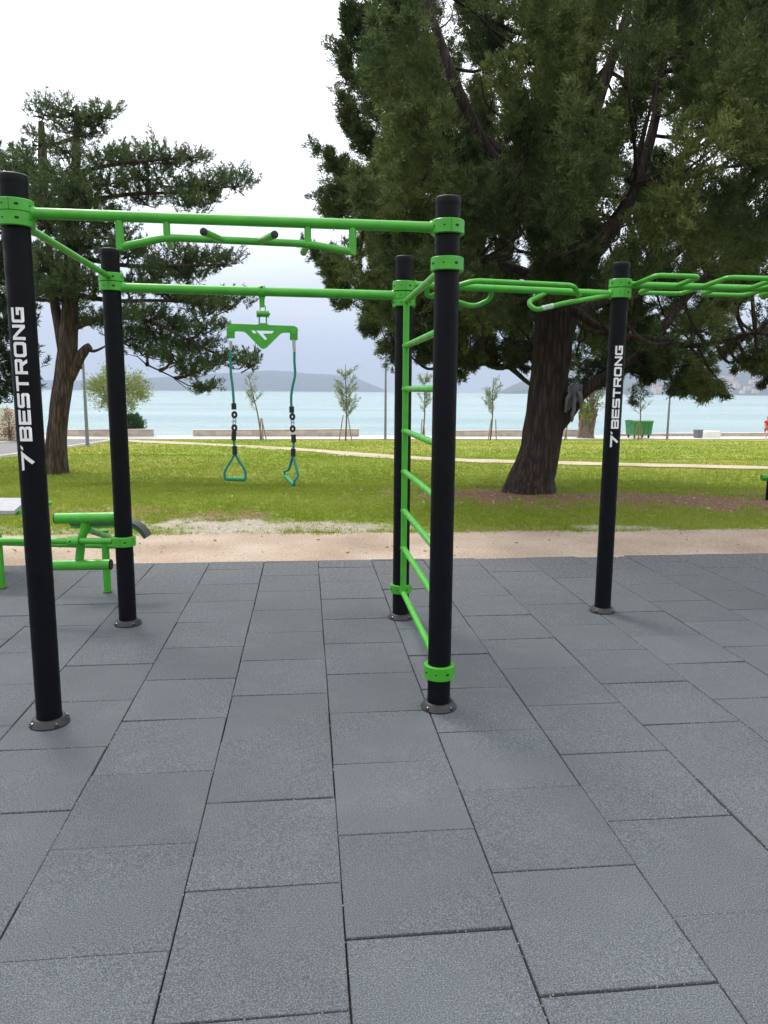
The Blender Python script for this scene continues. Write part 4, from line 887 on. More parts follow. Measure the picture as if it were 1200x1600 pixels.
Yd = 18.0
db = np.array([-10.4, Yd, float(gz(Yd))]); E2 = lambda x, y, dy=0: atY(x, y, Yd + dy)
dark = thing('conifer_tree', tuple(db), 'dense dark conifer with a broken bare top, cut by the left edge', 'tree')
mb = MB(); T2 = trunk_tube(mb, [db, E2(-40, 500), E2(-5, 420), E2(40, 350), E2(66, 300), E2(66, 240), E2(64, 190)], [.28, .24, .2, .15, .11, .095, .06], 20, .1, 5, 8, .2)
PD = [(x + rng.normal(0, 6), y, 46, 30, rng.uniform(-.8, .8)) for x in (-190, -140, -90, -40, 5) for y in range(260, 640, 42)]
PD = [p for p in PD if not (p[1] > 615) and not (p[0] > -20 and p[1] > 600)] + [(18, 560, 26, 26, 0), (14, 600, 24, 24, 0), (6, 622, 22, 14, .2), (22, 520, 26, 26, .2), (-30, 625, 30, 12, 0), (25, 480, 26, 20, 0)]
LC, LD = pads(PD, Yd, 34, .1, mb, T2); n = len(LC)
np_mesh('crown', leaves_quad(LC, LD, rng.uniform(.09, .17, n), rng.uniform(.009, .016, n)), 4, M_DARKLEAF, dark)
mb.build('trunk', M_BARK_PINE, dark)

# -- staked saplings along the promenade
def sapling(x, ybase, ytop, halfw, Y, label, lean=0, stakes=((-9, 0), (9, 0)), dens=1., parts=1, upright=.8, bare=.45):
    b_ = atY(x, ybase, Y); b_[2] = float(gz(min(Y, PR(b_[0])))) - .02
    t = thing('sapling', tuple(b_), label, 'young tree', 'staked saplings along the promenade'); m_ = MB(); s_ = Y / F; hgt = (ybase - ytop) * s_; hw = halfw * s_
    LC, LD = [], []; top = b_ + np.array([lean * s_, 0, hgt])
    tr = spline([b_, b_ * .6 + top * .4 + np.array([.06, 0, 0]), top * .8 + b_ * .2, top], 5); m_.tube(tr, np.linspace(.05, .012, len(tr)), 7, caps=False)
    nb_ = int(26 * dens)
    for k in range(nb_):
        u_ = rng.uniform(bare, .95); p = b_ + (top - b_) * u_; az = rng.uniform(0, 2 * math.pi); l = hw * (1.25 - u_ * .55) * rng.uniform(.5, 1.15)
        d_ = nrm(np.array([math.cos(az) * .75, math.sin(az) * .75, upright * rng.uniform(.6, 1.4)])); e = p + d_ * l * 1.25
        m_.tube([p, (p + e) / 2 + np.array([0, 0, -.03]), e], [.016, .011, .004], 4, caps=False)
        kk = int(46 * dens); tt_ = rng.uniform(.2, 1.05, kk)
        LC.append(p + (e - p) * tt_[:, None] + rng.normal(0, .05, (kk, 3))); LD.append(nrm(d_ + rng.normal(0, .55, (kk, 3)) + np.array([0, 0, .1])))
    LC, LD = np.concatenate(LC), np.concatenate(LD); n_ = len(LC)
    np_mesh('foliage', leaves_quad(LC, LD, rng.uniform(.10, .22, n_), rng.uniform(.014, .026, n_)), 4, M_SAPL, t); m_.build('trunk', M_BARK_GREY, t)
    for dx, dl in stakes:
        k = MB(); a = b_ + np.array([dx * s_, -.12, -.03]); k.tube([a, b_ + np.array([dx * s_ * .35 + dl * s_, -.06, hgt * .34])], [.032, .028], 7); k.build('stake', M_WOOD, t)
    return t
sapling(409, 688, 588, 17, 40.6, 'thin sapling bent to the left with three stakes, seen between the rope handles', lean=-18, stakes=((-2, 0), (3, 0), (8, -2)), dens=.55)
sapling(540, 689, 572, 20, 41.0, 'leafy staked sapling standing in the open right of the rope handles', lean=0, stakes=((-10, 0), (10, 0)), dens=1.15, bare=.3)
sapling(660, 688, 592, 15, 42.5, 'staked sapling seen through the gap between ladder rail and front post', lean=3, stakes=((-3, 0), (4, 0)), dens=.75)
sapling(766, 689, 592, 22, 43.2, 'spreading sapling with two stakes left of the cypress trunk', lean=2, stakes=((-4, 2), (9, 4)), dens=.8, bare=.38)
sapling(997, 690, 610, 18, 46.6, 'sparse sapling whose pale stakes stand before the green dumpster', lean=0, stakes=((-7, 0), (0, 0), (4, 0)), dens=.4, bare=.5)
sapling(882, 690, 640, 8, 44.8, 'slender sapling half hidden by the right side of the cypress trunk', lean=3, stakes=((3, 0),), dens=.35)

def round_tree(name, cat, label, x, ybase, yc, rx, ry, Y, m, n_, trunk=True, ll=(.14, .26)):
    b_ = atY(x, ybase, Y); b_[2] = float(gz(min(Y, PR(b_[0])))) - .02; t = thing(name, tuple(b_), label, cat); c = atY(x, yc, Y); s_ = Y / F
    nc = max(10, n_ // 70); cc_ = nrm(rng.normal(size=(nc, 3))) * rng.uniform(.35, 1, (nc, 1)) ** .5 * np.array([rx * s_, rx * s_ * .9, ry * s_]) + c; cc_[:, 2] = np.maximum(cc_[:, 2], b_[2] + .1)
    P_ = (cc_[:, None] + rng.normal(0, .17 if trunk else .12, (nc, 70, 3))).reshape(-1, 3); P_[:, 2] = np.maximum(P_[:, 2], b_[2] + .03); D_ = nrm(nrm(P_ - c) + rng.normal(0, .6, P_.shape) + np.array([0, 0, .2]))
    k = len(P_); np_mesh('crown' if trunk else 'foliage', leaves_quad(P_, D_, rng.uniform(*ll, k), rng.uniform(.016, .03, k)), 4, m, t)
    m_ = MB()
    if trunk: m_.tube(spline([b_, b_ * .5 + c * .5 + np.array([.05, 0, 0]), c], 5), np.linspace(.12, .05, 11), 10)
    for e in cc_[:40]: m_.tube([c if trunk else b_, (c + e) / 2 + np.array([0, 0, -.08]), e], [.035, .02, .006], 5, caps=False)
    m_.build('trunk' if trunk else 'stem', M_BARK_GREY, t); return t
round_tree('leafy_tree', 'tree', 'round yellowish green tree behind the second black post', 186, 686, 609, 44, 33, 42.0, M_LIME, 5600)
round_tree('bush', 'bush', 'low dense green bush beside the second black post', 206, 680, 664, 17, 14, 43.0, M_BUSH, 5000, trunk=False, ll=(.08, .15))
round_tree('shrub', 'bush', 'thin reddish shrub against the white wall at the left edge', 16, 690, 662, 9, 22, 33.5, M_PINK, 500, trunk=False, ll=(.07, .13))

# -- pollarded stump with fresh sprouts
Yp2 = 47.0
b_ = atY(917, 683, Yp2); pol = thing('pollarded_tree', tuple(b_), 'thick pollarded stump with green sprouts beside the cypress branch', 'tree')
mb = MB(); G_ = lambda x, y, dy=0: atY(x, y, Yp2 + dy)
trunk_tube(mb, [G_(915, 685), G_(916, 670), G_(918, 655), G_(920, 645)], [.40, .41, .47, .56], 28, .3, 5, 4, .3)
trunk_tube(mb, [G_(922, 652), G_(928, 643), G_(930, 638)], [.30, .26, .18], 14, .2, 4, 5); trunk_tube(mb, [G_(914, 652), G_(911, 640), G_(912, 628)], [.28, .22, .12], 14, .2, 4, 6)
LC, LD = [], []
for k in range(46):
    s0 = G_(rng.uniform(908, 930), rng.uniform(630, 650), rng.uniform(-.3, .3)); e = G_(rng.uniform(893, 962), rng.uniform(556, 640), rng.uniform(-1, 1))
    mb.tube([s0, (s0 + e) / 2 + np.array([0, 0, .15]), e], [.03, .02, .006], 4, caps=False); kk = 15; tt_ = rng.uniform(.35, 1.05, (kk, 1)); LC.append(s0 + (e - s0) * tt_ + rng.normal(0, .14, (kk, 3))); LD.append(nrm(rng.normal(0, 1, (kk, 3))))
for k in range(26): c = G_(rng.uniform(909, 922), rng.uniform(632, 656), -.6); LC.append(c + rng.normal(0, .10, (12, 3))); LD.append(nrm(rng.normal(0, 1, (12, 3))))
LC, LD = np.concatenate(LC), np.concatenate(LD); n = len(LC); np_mesh('crown', leaves_quad(LC, LD, rng.uniform(.10, .2, n), rng.uniform(.03, .055, n)), 4, M_LIME, pol)
mb.build('trunk', M_BARK_GREY, pol)
# ------------------------------------------------------------------ street furniture, walls, bins
def zprom(x): return -1.10 - .0085 * x
def ppx(x, d):                        # a point on the promenade, d metres behind its lawn-side edge, under pixel column x
    for Y in np.arange(30, 70, .02):
        p = atY(x, 690, Y)
        if p[1] - PR(p[0]) >= d: return np.array([p[0], p[1], zprom(p[0])])
PA = math.atan(.254)
def lamp(x, b_, hgt, label):
    b_ = np.array(b_, float); t = thing('lamp_post', tuple(b_), label, 'lamp post', 'lamp posts along the shore path'); m_ = MB()
    m_.tube([b_, b_ + Zu * hgt], [.075, .045], 16); m_.lathe([(.13, 0), (.13, .02), (.08, .03)], b_, 16); m_.build('pole', M_POLE, t)
    m_ = MB(); m_.tube([b_ + Zu * hgt, b_ + Zu * (hgt + .05) + np.array([0, -.35, .04])], .03, 10); m_.box(b_ + Zu * (hgt + .11) + np.array([0, -.55, 0]), (.22, .5, .07), 0, 0, .02); m_.build('lamp_head', M_POLE, t)
q = atY(137, 697, 30.45); lamp(137, (q[0], q[1], float(gz(q[1])) + .01), 3.5, 'slim grey lamp post between the pine trunk and the second black post')
q = ppx(602, -.25); q[2] = float(gz(q[1])) + .02; lamp(602, q, 5.0, 'slim grey lamp post just left of the black ladder post')
q = ppx(1042, -.2); q[2] = float(gz(q[1])) + .02; lamp(1042, q, 5.0, 'slim grey lamp post between green dumpster and grey bin')

def wall_seg(xa, xb, d, hgt, label, m=M_CONC, th=.35, name='low_wall'):
    a, b = ppx(xa, d), ppx(xb, d); c = (a + b) / 2; t = thing(name, tuple(c), label, 'low wall', 'low walls along the sea front'); l = np.linalg.norm((b - a)[:2])
    ang = math.atan2(b[1] - a[1], b[0] - a[0]); m_ = MB(); m_.box((c[0], c[1], c[2] + hgt / 2 - .03), (l, th, hgt + .02), ang, 0, .02); m_.build('wall_body', m, t)
    m_ = MB(); m_.box((c[0], c[1], c[2] + hgt + .012), (l + .03, th + .04, .05), ang, 0, .012); m_.build('coping', M_LIGHTCONC, t); return t
wall_seg(302, 560, 2.6, .37, 'long low concrete wall by the water behind the rope handles')
wall_seg(98, 241, 2.6, .34, 'low concrete wall by the water beneath the bush at left')
wall_seg(696, 912, 2.6, .37, 'low concrete wall by the water passing behind the cypress trunk')
wall_seg(960, 1300, 3.0, .20, 'lowest and longest concrete wall, behind the green dumpster', th=.5)

# four-wheeled dumpster
q = ppx(997, .9); dm = thing('dumpster', tuple(q), 'green four wheeled dumpster standing on the promenade', 'dumpster')
def dloc(x, y, z): return q + np.array([x * math.cos(PA) - y * math.sin(PA), x * math.sin(PA) + y * math.cos(PA), z])
m_ = MB(); lo = [(-.63, -.44), (.63, -.44), (.63, .44), (-.63, .44)]; hi = [(-.68, -.5), (.68, -.5), (.68, .5), (-.68, .5)]
vs = [dloc(x, y, .22) for x, y in lo] + [dloc(x, y, 1.0) for x, y in hi] + [dloc(x * 1.03, y * 1.04, 1.0) for x, y in hi] + [dloc(x * 1.03, y * 1.04, 1.07) for x, y in hi]
fs = [(3, 2, 1, 0)] + [(r_ * 4 + i, r_ * 4 + (i + 1) % 4, r_ * 4 + 4 + (i + 1) % 4, r_ * 4 + 4 + i) for r_ in range(3) for i in range(4)] + [(12, 13, 14, 15)]
m_.add(vs, fs, 0, False)
for k in (-.4, -.13, .13, .4): m_.box(dloc(k, -.475, .62), (.05, .05, .66), PA, 0, .01, Matrix.Rotation(math.radians(6), 4, 'X'))
m_.build('bin_body', M_BINGREEN, dm)
m_ = MB(); prof = [(-.53, 1.075), (-.45, 1.11), (-.15, 1.14), (.2, 1.14), (.52, 1.10), (.54, 1.075)]
vs = [dloc(x, y, z) for x in (-.7, .7) for y, z in prof]; n6 = len(prof)
m_.add(vs, [(i, i + 1, n6 + i + 1, n6 + i) for i in range(n6 - 1)] + [tuple(range(n6))[::-1], tuple(range(n6, 2 * n6)), (n6 - 1, 0, n6, 2 * n6 - 1)], 0, False); m_.build('lid', M_BINGREEN, dm)
for x in (-.5, .5):
    for y in (-.34, .34):
        w_ = MB(); c = dloc(x, y, .10); ax = np.array([math.cos(PA), math.sin(PA), 0]); w_.lathe([(.0005, -.025), (.085, -.025), (.10, -.015), (.10, .015), (.085, .025), (.0005, .025)], c, 20, axis=ax); w_.box(c + Zu * .09, (.09, .05, .08), PA, 0, .01); w_.build('wheel', M_RUBBER, dm)
for x in (-.74, .74):
    w_ = MB(); w_.tube([dloc(x * .93, -.2, .93), dloc(x, -.2, .93), dloc(x, .2, .93), dloc(x * .93, .2, .93)], .025, 8); w_.build('handle', M_BINGREEN, dm)

q2 = ppx(1090, 1.0); t = thing('litter_bin', tuple(q2), 'small dark grey litter bin beside the white block', 'litter bin'); q = q2
m_ = MB(); m_.lathe([(.20, .0), (.23, .42)], q2, 4, axis=(0, 0, 1)); 
m_ = MB(); vs = [dloc(x * s_, y * s_, z) for z, s_ in ((0, .9), (.44, 1), (.47, 1.06), (.50, 1.06)) for x, y in ((-.21, -.21), (.21, -.21), (.21, .21), (-.21, .21))]
m_.add(vs, [(r_ * 4 + i, r_ * 4 + (i + 1) % 4, r_ * 4 + 4 + (i + 1) % 4, r_ * 4 + 4 + i) for r_ in range(3) for i in range(4)], 0, False); m_.build('bin_body', M_BINGREY, t)
m_ = MB(); m_.box(dloc(0, 0, .515), (.46, .46, .03), PA, 0, .01); m_.box(dloc(0, -.01, .531), (.22, .22, .004), PA, 1); m_.build('lid', [M_BINGREY, M_RUBBER], t)
q = ppx(1108, 1.6); t = thing('stone_block', tuple(q), 'low white block beside the small grey litter bin', 'block'); m_ = MB()
vs = []; 
for k, (x, y) in enumerate([(-.62, -.4), (.55, -.4), (.7, -.1), (.6, .35), (-.5, .4), (-.7, 0)]): vs += [dloc(x, y, -.02), dloc(x * .97, y * .95, .36 + .03 * math.sin(k * 2)), dloc(x * .85, y * .8, .42 + .03 * math.sin(k * 2))]
m_.add(vs, [(i * 3 + r_, (i + 1) % 6 * 3 + r_, (i + 1) % 6 * 3 + r_ + 1, i * 3 + r_ + 1) for i in range(6) for r_ in (0, 1)] + [tuple(i * 3 + 2 for i in range(6))], 0, False); m_.build('block_body', mat('pale_stone', (.68, .66, .63), .9, var=.08, vscale=4, bump=.3, bscale=12, bdist=.02), t)

# white wall and black fence at the left edge
a, b = atY(-160, 690, 35.2), atY(45, 690, 37.0); za = float(gz(35.5)) - .1
t = thing('white_wall', tuple((a + b) / 2 * np.array([1, 1, 0]) + np.array([0, 0, za])), 'weathered white rendered wall at the left edge', 'wall'); m_ = MB(); ang = math.atan2(b[1] - a[1], b[0] - a[0]); l = np.linalg.norm((b - a)[:2])
nx = 26; top = [1.62 + .16 * (fbm(np.array(i * .5), np.array(0.), 1.5, 4) - .5) - (.16 * max(0, (i - 20) / 6)) for i in range(nx)]; vs = []
for i in range(nx):
    p = a + (b - a) * i / (nx - 1); nn = np.array([-math.sin(ang), math.cos(ang), 0]) * .3
    vs += [(p[0], p[1], za), (p[0], p[1], za + top[i]), (p[0] + nn[0], p[1] + nn[1], za + top[i]), (p[0] + nn[0], p[1] + nn[1], za)]
m_.add(vs, [(i * 4 + k, i * 4 + 4 + k, i * 4 + 4 + (k + 1) % 4, i * 4 + (k + 1) % 4) for i in range(nx - 1) for k in range(4)] + [(0, 1, 2, 3), tuple((nx - 1) * 4 + k for k in (3, 2, 1, 0))], 0, False); m_.build('wall_body', M_WALLW, t, auto=0)
a, b = atY(-120, 702, 31.2), atY(31, 699, 31.6); a[2] = float(gz(a[1])) + .05; b[2] = float(gz(b[1])) + .05
t = thing('metal_fence', tuple((a + b) / 2), 'low black metal railing in front of the white wall', 'fence'); m_ = MB()
for z_ in (.12, .38): m_.tube([a + Zu * z_, b + Zu * z_], .014, 8)
m_.build('rail', M_WIRE, t); m_ = MB(); 
for k in range(48): p = a + (b - a) * (k + .5) / 48; m_.tube([p + Zu * .12, p + Zu * .38], .006, 5)
m_.build('bars', M_WIRE, t)
for k in range(5): p = a + (b - a) * k / 4; m_ = MB(); m_.tube([p - Zu * .1, p + Zu * .42], .02, 8); m_.build('fence_post', M_WIRE, t)
# verge between road and wall
m_ = MB(); v = []
for Y in (20, 26, 31, 35, 37.5): xr = np.interp(Y, [p[1] for p in RE], [p[0] for p in RE]) - 3.76; v += [(xr, Y, float(gz(Y)) + .06), (xr - 14, Y, float(gz(Y)) + .06)]
m_.add(v, [(i * 2, i * 2 + 2, i * 2 + 3, i * 2 + 1) for i in range(4)], 0, False); tag(m_.build('lawn', M_GRASS, auto=0), kind='structure')

# padded bench at the left edge and green tube seat at the right edge
pc_ = np.array([-3.62, 6.75, 0]); t = thing('padded_bench', (pc_[0], pc_[1], 0), 'grey padded bench on a green frame cut by the left edge', 'bench'); zb = .615
c4 = [gnd_ for gnd_ in []]
def onz(x, y, z): d = ray(x, y); return CAM + d * ((z - H) / d[2])
pr, pfr = onz(22, 798, zb), onz(36, 778, zb); pm = onz(36, 786, zb)
m_ = MB(); L0 = [pr + np.array([-.9, -.02, 0]), pr, pm, pfr, pfr + np.array([-.95, .0, 0])]
vs = [p + Zu * dz for dz in (-.03, 0) for p in L0]; n5 = 5
m_.add(vs, [tuple(range(5, 10)), (4, 3, 2, 1, 0)] + [(i, (i + 1) % 5, 5 + (i + 1) % 5, 5 + i) for i in range(5)], 0, False); m_.build('pad', M_PAD, t)
m_ = MB(); m_.box(np.mean(L0, 0) + np.array([.0, .04, -.052]), (.9, .42, .035), 0, 0, .01); m_.tube([np.mean(L0, 0) + np.array([-.3, .0, -.07]), atY(80, 786, 7.05) - np.array([0, 0, .0])], .022, 16); m_.build('frame', M_GREEN, t)
for dx in (-.3, .25): p = np.mean(L0, 0) + np.array([dx - .4, 0, 0]); m_ = MB(); m_.tube([(p[0], p[1], 0), (p[0], p[1], zb - .06)], .028, 16); m_.build('leg', M_GREEN, t)
ym = 11.4; a = atY(1190, 746, ym); t = thing('tube_seat', (a[0] + .5, ym, 0), 'rounded green tube on a black post cut by the right edge', 'exercise seat')
m_ = MB(); m_.tube([a, a + np.array([.02, 0, .0]), a + np.array([.9, .05, .01])], [.044, .05, .05], 20); m_.build('tube', M_GREEN, t)
m_ = MB(); p = atY(1203, 760, ym); m_.tube([(p[0], ym, -.02), (p[0], ym, a[2] - .04)], .05, 20); m_.build('post', M_BLACK, t)

# hoodie hung over the low branch
hb = D(897, 626, -.16); hood = thing('hoodie', tuple(hb), 'grey hooded sweatshirt hung over the low cypress branch', 'sweatshirt')
m_ = MB(); nu, nv = 22, 26; vs = []
topL = [D(884, 622, -.13), D(893, 611, -.13), D(903, 611, -.13), D(909, 612, -.13)]; topc = spline(topL, 8)
for j in range(nv):
    for i in range(nu):
        u_ = i / (nu - 1); p = topc[int(u_ * (len(topc) - 1))]; front = j < nv * .7; s_ = j / (nv * .7) if front else (j - nv * .7) / (nv * .3)
        ln = (.24 + .07 * math.sin(u_ * 7 + .8) + .16 * max(0, u_ - .3)) if front else .22
        fold = .03 * math.sin(u_ * 17 + .8 * s_) * (s_ ** .6)
        if front: s2 = 1 - s_; vs.append(p + np.array([(.5 - u_) * .035 * s2 + .012 * math.sin(s2 * 6 + u_ * 9), -.05 - .05 * (s2 > 0) * min(1, s2 * 6) - fold, .10 - .02 * s2 - ln * s2 if s2 > .02 else .115]))
        else: vs.append(p + np.array([0, .10 + .03 * math.sin(u_ * 12) * s_, .11 - ln * s_]))
m_.add(vs, [(j * nu + i, j * nu + i + 1, (j + 1) * nu + i + 1, (j + 1) * nu + i) for j in range(nv - 1) for i in range(nu - 1)]); ob = m_.build('torso', M_CLOTH, hood, auto=0)
so = ob.modifiers.new('thick', 'SOLIDIFY'); so.thickness = .014
for pts, rr in (([D(890, 616, -.27), D(886, 625, -.29), D(885, 634, -.28), D(883.5, 644, -.27)], [.06, .055, .042, .034]), ([D(898, 620, -.30), D(897, 634, -.32), D(895, 648, -.31), D(893.5, 659, -.30)], [.05, .058, .052, .026])):
    m_ = MB(); P_ = spline(pts, 6); n = len(P_); P_ = P_ + np.stack([.004 * np.sin(np.arange(n) * .9), .005 * np.sin(np.arange(n) * 1.3), 0 * np.arange(n)], 1); m_.tube(P_, np.interp(np.linspace(0, 1, n), np.linspace(0, 1, len(rr)), rr), 14, ell=[.55] * n); m_.build('sleeve', M_CLOTH, hood, auto=0)
m_ = MB(); P_ = spline([D(905, 612, -.26), D(908, 622, -.29), D(907, 635, -.27)], 6); m_.tube(P_, np.linspace(.05, .03, len(P_)), 12, ell=[.6] * len(P_)); m_.build('hood', M_CLOTH, hood, auto=0)

# person in red walking on the promenade
pq = ppx(1196.5, .7); K = .80
per = thing('person', tuple(pq), 'person in red top and red shorts walking, cut by the right edge', 'person')
def skin_obj(name, pts, edges, rad, m, root=0, sub=2):
    me = bpy.data.meshes.new(name); me.from_pydata([tuple(pq + np.array(p) * K - ORIGIN[per.name]) for p in pts], edges, []); o = bpy.data.objects.new(name, me); link(o, per); ORIGIN[o.name] = ORIGIN[per.name]
    md = o.modifiers.new('skin', 'SKIN'); md.use_smooth_shade = True
    for i, r_ in enumerate(rad):
        r2 = r_ if hasattr(r_, '__len__') else (r_, r_); me.skin_vertices[0].data[i].radius = (r2[0] * K, r2[1] * K)
    me.skin_vertices[0].data[root].use_root = True
    sb = o.modifiers.new('sub', 'SUBSURF'); sb.levels = sub; sb.render_levels = sub; me.materials.append(m); return o
J = [(0, 0, .92), (0, 0, 1.15), (0, 0, 1.38), (0, -.01, 1.49), (0, -.03, 1.60), (0, -.03, 1.70)]           # pelvis, waist, chest, neck, face, crown
Er = [(0, 1), (1, 2), (2, 3), (3, 4), (4, 5)]; Rr = [(.14, .11), (.125, .10), (.15, .11), (.055, .055), (.085, .095), (.07, .085)]
for s_ in (-1, 1):
    i = len(J); J += [(.17 * s_, 0, 1.40), (.22 * s_, .10 * s_, 1.14), (.21 * s_, .02 * s_ - .10, .92), (.21 * s_, .01 * s_ - .14, .84)]; Rr += [.055, .042, .03, (.032, .018)]; Er += [(2, i), (i, i + 1), (i + 1, i + 2), (i + 2, i + 3)]
    for f_ in range(5):
        k = len(J); J += [(.21 * s_ + (f_ - 2) * .014, -.15 + .01 * s_, .80), (.21 * s_ + (f_ - 2) * .016, -.155, .765 + .01 * abs(f_ - 2))]; Rr += [.009, .007]; Er += [(i + 3, k), (k, k + 1)]
    k = len(J); J += [(.10 * s_, 0, .86), (.10 * s_, -.12 * s_ - .03, .50), (.10 * s_, .16 * s_ if s_ < 0 else .20, .10), (.10 * s_, (.16 * s_ if s_ < 0 else .20) - .13, .04)]; Rr += [.085, .058, .036, (.04, .028)]; Er += [(0, k), (k, k + 1), (k + 1, k + 2), (k + 2, k + 3)]
skin_obj('body', J, Er, Rr, M_SKIN)
skin_obj('shirt', [(0, 0, .90), (0, 0, 1.15), (0, 0, 1.40), (.18, 0, 1.40), (.235, .06, 1.22), (-.18, 0, 1.40), (-.235, -.06, 1.22)], [(0, 1), (1, 2), (2, 3), (3, 4), (2, 5), (5, 6)], [(.165, .13), (.15, .12), (.17, .13), .08, .07, .08, .07], M_RED)
skin_obj('shorts', [(0, 0, .93), (.10, -.02, .78), (.105, -.09, .58), (-.10, 0, .78), (-.105, .05, .58)], [(0, 1), (1, 2), (0, 3), (3, 4)], [(.16, .125), .105, .10, .105, .10], M_RED)
skin_obj('hair', [(0, .01, 1.64), (0, .0, 1.70), (0, -.02, 1.735)], [(0, 1), (1, 2)], [(.088, .075), (.088, .09), (.06, .06)], M_HAIR)

# ------------------------------------------------------------------ houses of the town across the water
XX2, YY2, ZZ2 = H2
hm = []
for k, (w_, d_, h_) in enumerate([(12, 10, 7), (16, 11, 9), (10, 9, 6)]):
    me = bpy.data.meshes.new('house'); hr = h_ + 3; v = [(x, y, z) for z in (-4, h_) for x, y in ((-w_ / 2, -d_ / 2), (w_ / 2, -d_ / 2), (w_ / 2, d_ / 2), (-w_ / 2, d_ / 2))] + [(-w_ / 2, 0, hr), (w_ / 2, 0, hr)]
    f = [(0, 1, 5, 4), (1, 2, 6, 5), (2, 3, 7, 6), (3, 0, 4, 7), (4, 5, 9, 8), (6, 7, 8, 9), (5, 6, 9), (7, 4, 8)]; mi = [0] * 4 + [1, 1, 0, 0]
    for fl in range(2):                                              # two rows of dark windows
        for c in range(3):
            x0 = -w_ / 2 + w_ * (c + .5) / 3 - .7; z0 = 1 + fl * h_ / 2; b0 = len(v); v += [(x0, -d_ / 2 - .03, z0), (x0 + 1.4, -d_ / 2 - .03, z0), (x0 + 1.4, -d_ / 2 - .03, z0 + 1.6), (x0, -d_ / 2 - .03, z0 + 1.6)]; f.append((b0, b0 + 1, b0 + 2, b0 + 3)); mi.append(2)
    me.from_pydata(v, [], f); hm.append((me, mi))
walls = [mat('house_wall', (.75, .72, .68), .9), mat('house_wall_cream', (.70, .62, .50), .9), mat('house_wall_grey', (.6, .6, .6), .9)]; M_ROOF = mat('clay_roof', (.36, .16, .09), .9, var=.2); M_GLASS = mat('window_glass', (.05, .06, .07), .2)
for (me, mi), wm in zip(hm, walls):
    for m in (wm, M_ROOF, M_GLASS): me.materials.append(m)
    me.polygons.foreach_set('material_index', mi)
nh = 0
while nh < 110:
    i = rng.integers(0, XX2.shape[1]); j = int(min(19, abs(rng.normal(0, 6)))) + 1
    p = np.array([XX2[j, i], YY2[j, i], ZZ2[j, i]]); s_ = proj(p[None])[0]
    if not (1015 < s_[0] < 1235) or p[2] < SEA_Z + .5: continue
    o = bpy.data.objects.new('house', hm[nh % 3][0]); o.location = p + np.array([rng.uniform(-4, 4), rng.uniform(-8, 8), 0]); o.rotation_euler.z = rng.uniform(-.5, .5); o.scale = (1, 1, 1) if j < 8 else (.9, .9, .9); link(o)
    tag(o, 'tiny pale house of the town on the far shore', 'house', 'town houses on the far shore'); nh += 1

# ------------------------------------------------------------------ grass, dry leaves, grit
def ground_z(x, y): return gz(y) - .012 + .05 * (fbm(x, y, 2.5, 50) - .5) * np.clip((y - 9) / 4, 0, 1)
def grass_zone(n, y0, y1, hl, wl, per, pw):
    y = y0 + (y1 - y0) * rng.random(n) ** pw; x = rng.uniform(-.68, .72, n) * (y + 1.0)
    bare_ = np.maximum(soil_mask(x, y) * .97, sand_mask(x, y)); keep_ = (rng.random(n) > bare_) & (y > far_edge(x) - .05) & (fp_dist(x, y) > FPW * .95) & (x > np.interp(y, [p[1] for p in RE], [p[0] for p in RE]) + .2) & (y < PR(x) - .1)
    x, y = x[keep_], y[keep_]; n = len(x)
    hv = .55 + .9 * fbm(x, y, .5, 60) * (1 - .5 * dry_mask(x, y))
    c = np.stack([x, y, ground_z(x, y) - .006], 1)
    c = np.repeat(c, per, 0) + np.concatenate([rng.normal(0, .018 * hl / .05, (n * per, 2)), np.zeros((n * per, 1))], 1)
    d_ = nrm(np.stack([rng.normal(0, .45, n * per), rng.normal(0, .45, n * per), np.ones(n * per)], 1))
    return leaves_tri(c, d_, hl * np.repeat(hv, per) * rng.uniform(.6, 1.3, n * per), wl * rng.uniform(.7, 1.3, n * per))
GV = np.concatenate([grass_zone(70000, 8.0, 13.5, .045, .0035, 5, 1.0), grass_zone(52000, 13, 24, .055, .006, 4, 1.15), grass_zone(40000, 23, 46, .07, .012, 3, 1.1)])
print('grass blades', len(GV) // 3)
tag(np_mesh('grass', GV, 3, M_GRASS), 'short mown grass of the park lawn', 'grass', kind='stuff')
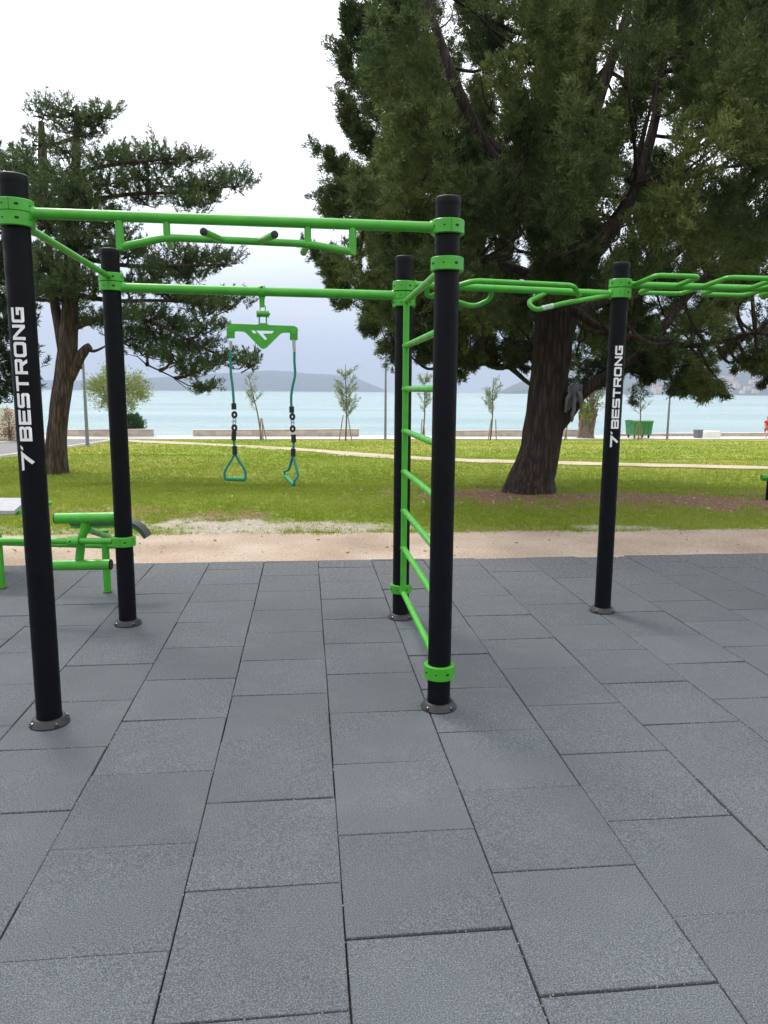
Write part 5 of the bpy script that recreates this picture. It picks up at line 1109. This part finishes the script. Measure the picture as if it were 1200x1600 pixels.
# fallen dry leaves and pale chips on lawn, path and soil
M_LITTER = leaf_mat('dry_leaves', [(.12, .08, .045), (.30, .21, .12), (.48, .40, .3), (.68, .65, .58)], 2, .1)
n = 5200; y = 7.1 + 7.5 * rng.random(n) ** 1.3; x = rng.uniform(-.66, .7, n) * (y + 1); w_ = np.maximum(soil_mask(x, y), .10) + .6 * blob(x, y, 1.55, 9.6, .8, .5, 70); k = rng.random(n) < w_; x, y = x[k], y[k]
c = np.stack([x, y, np.where(y > far_edge(x), ground_z(x, y), -.004) + .012], 1); d_ = np.stack([rng.normal(0, 1, len(x)), rng.normal(0, 1, len(x)), rng.normal(0, .25, len(x))], 1)
tag(np_mesh('leaf_litter', leaves_quad(c, d_, rng.uniform(.02, .06, len(x)), rng.uniform(.006, .014, len(x))), 4, M_LITTER), 'dry fallen leaves scattered on soil and lawn', 'leaf litter', kind='stuff')
M_GRIT = leaf_mat('pale_grit', [(.2, .16, .11), (.36, .30, .22), (.55, .5, .42)], 6, 0)
n = 5200; kk = rng.integers(-5, 9, n); along = rng.uniform(0.9, 6.9, n); isrow = rng.random(n) < .55
u_ = np.where(isrow, U0 + kk * SX + rng.uniform(0, SX, n), U0 + kk * SX) + rng.normal(0, .004, n); jj = rng.integers(-1, 12, n); v_ = np.where(isrow, V0 - (jj + np.where(kk % 2 == 0, 0, .5)) * SY, along) + rng.normal(0, .004, n)
loose = rng.random(n) < .16; u_ = np.where(loose, rng.uniform(-4, 5, n), u_); v_ = np.where(loose, rng.uniform(1, 7, n), v_)
tx, ty = tile_xy(u_, v_); c = np.stack([tx, ty, np.full(n, -.001)], 1); r_ = rng.uniform(.001, .0036, n)[:, None]
tet = np.stack([np.stack([c + r_ * nrm(rng.normal(size=(n, 3))) for _ in range(3)], 1) for _ in range(4)], 1).reshape(-1, 3)
tag(np_mesh('grit', tet, 3, M_GRIT), 'pale grit lodged in the joints of the rubber tiles', 'grit', kind='stuff')

# ------------------------------------------------------------------ haze
m = bpy.data.materials.new('sea_haze'); m.use_nodes = True; nt = m.node_tree; nt.nodes.remove(nt.nodes['Principled BSDF']); v = nt.nodes.new('ShaderNodeVolumePrincipled')
v.inputs['Color'].default_value = (.57, .69, .90, 1); v.inputs['Density'].default_value = .00026; nt.links.new(v.outputs[0], nt.nodes['Material Output'].inputs['Volume'])
mb = MB(); mb.box((400, 3900, 240), (6400, 8000, 490)); hz = mb.build('haze', m, auto=0); tag(hz, kind='stuff'); hz['label'] = 'pale sea haze over the bay'
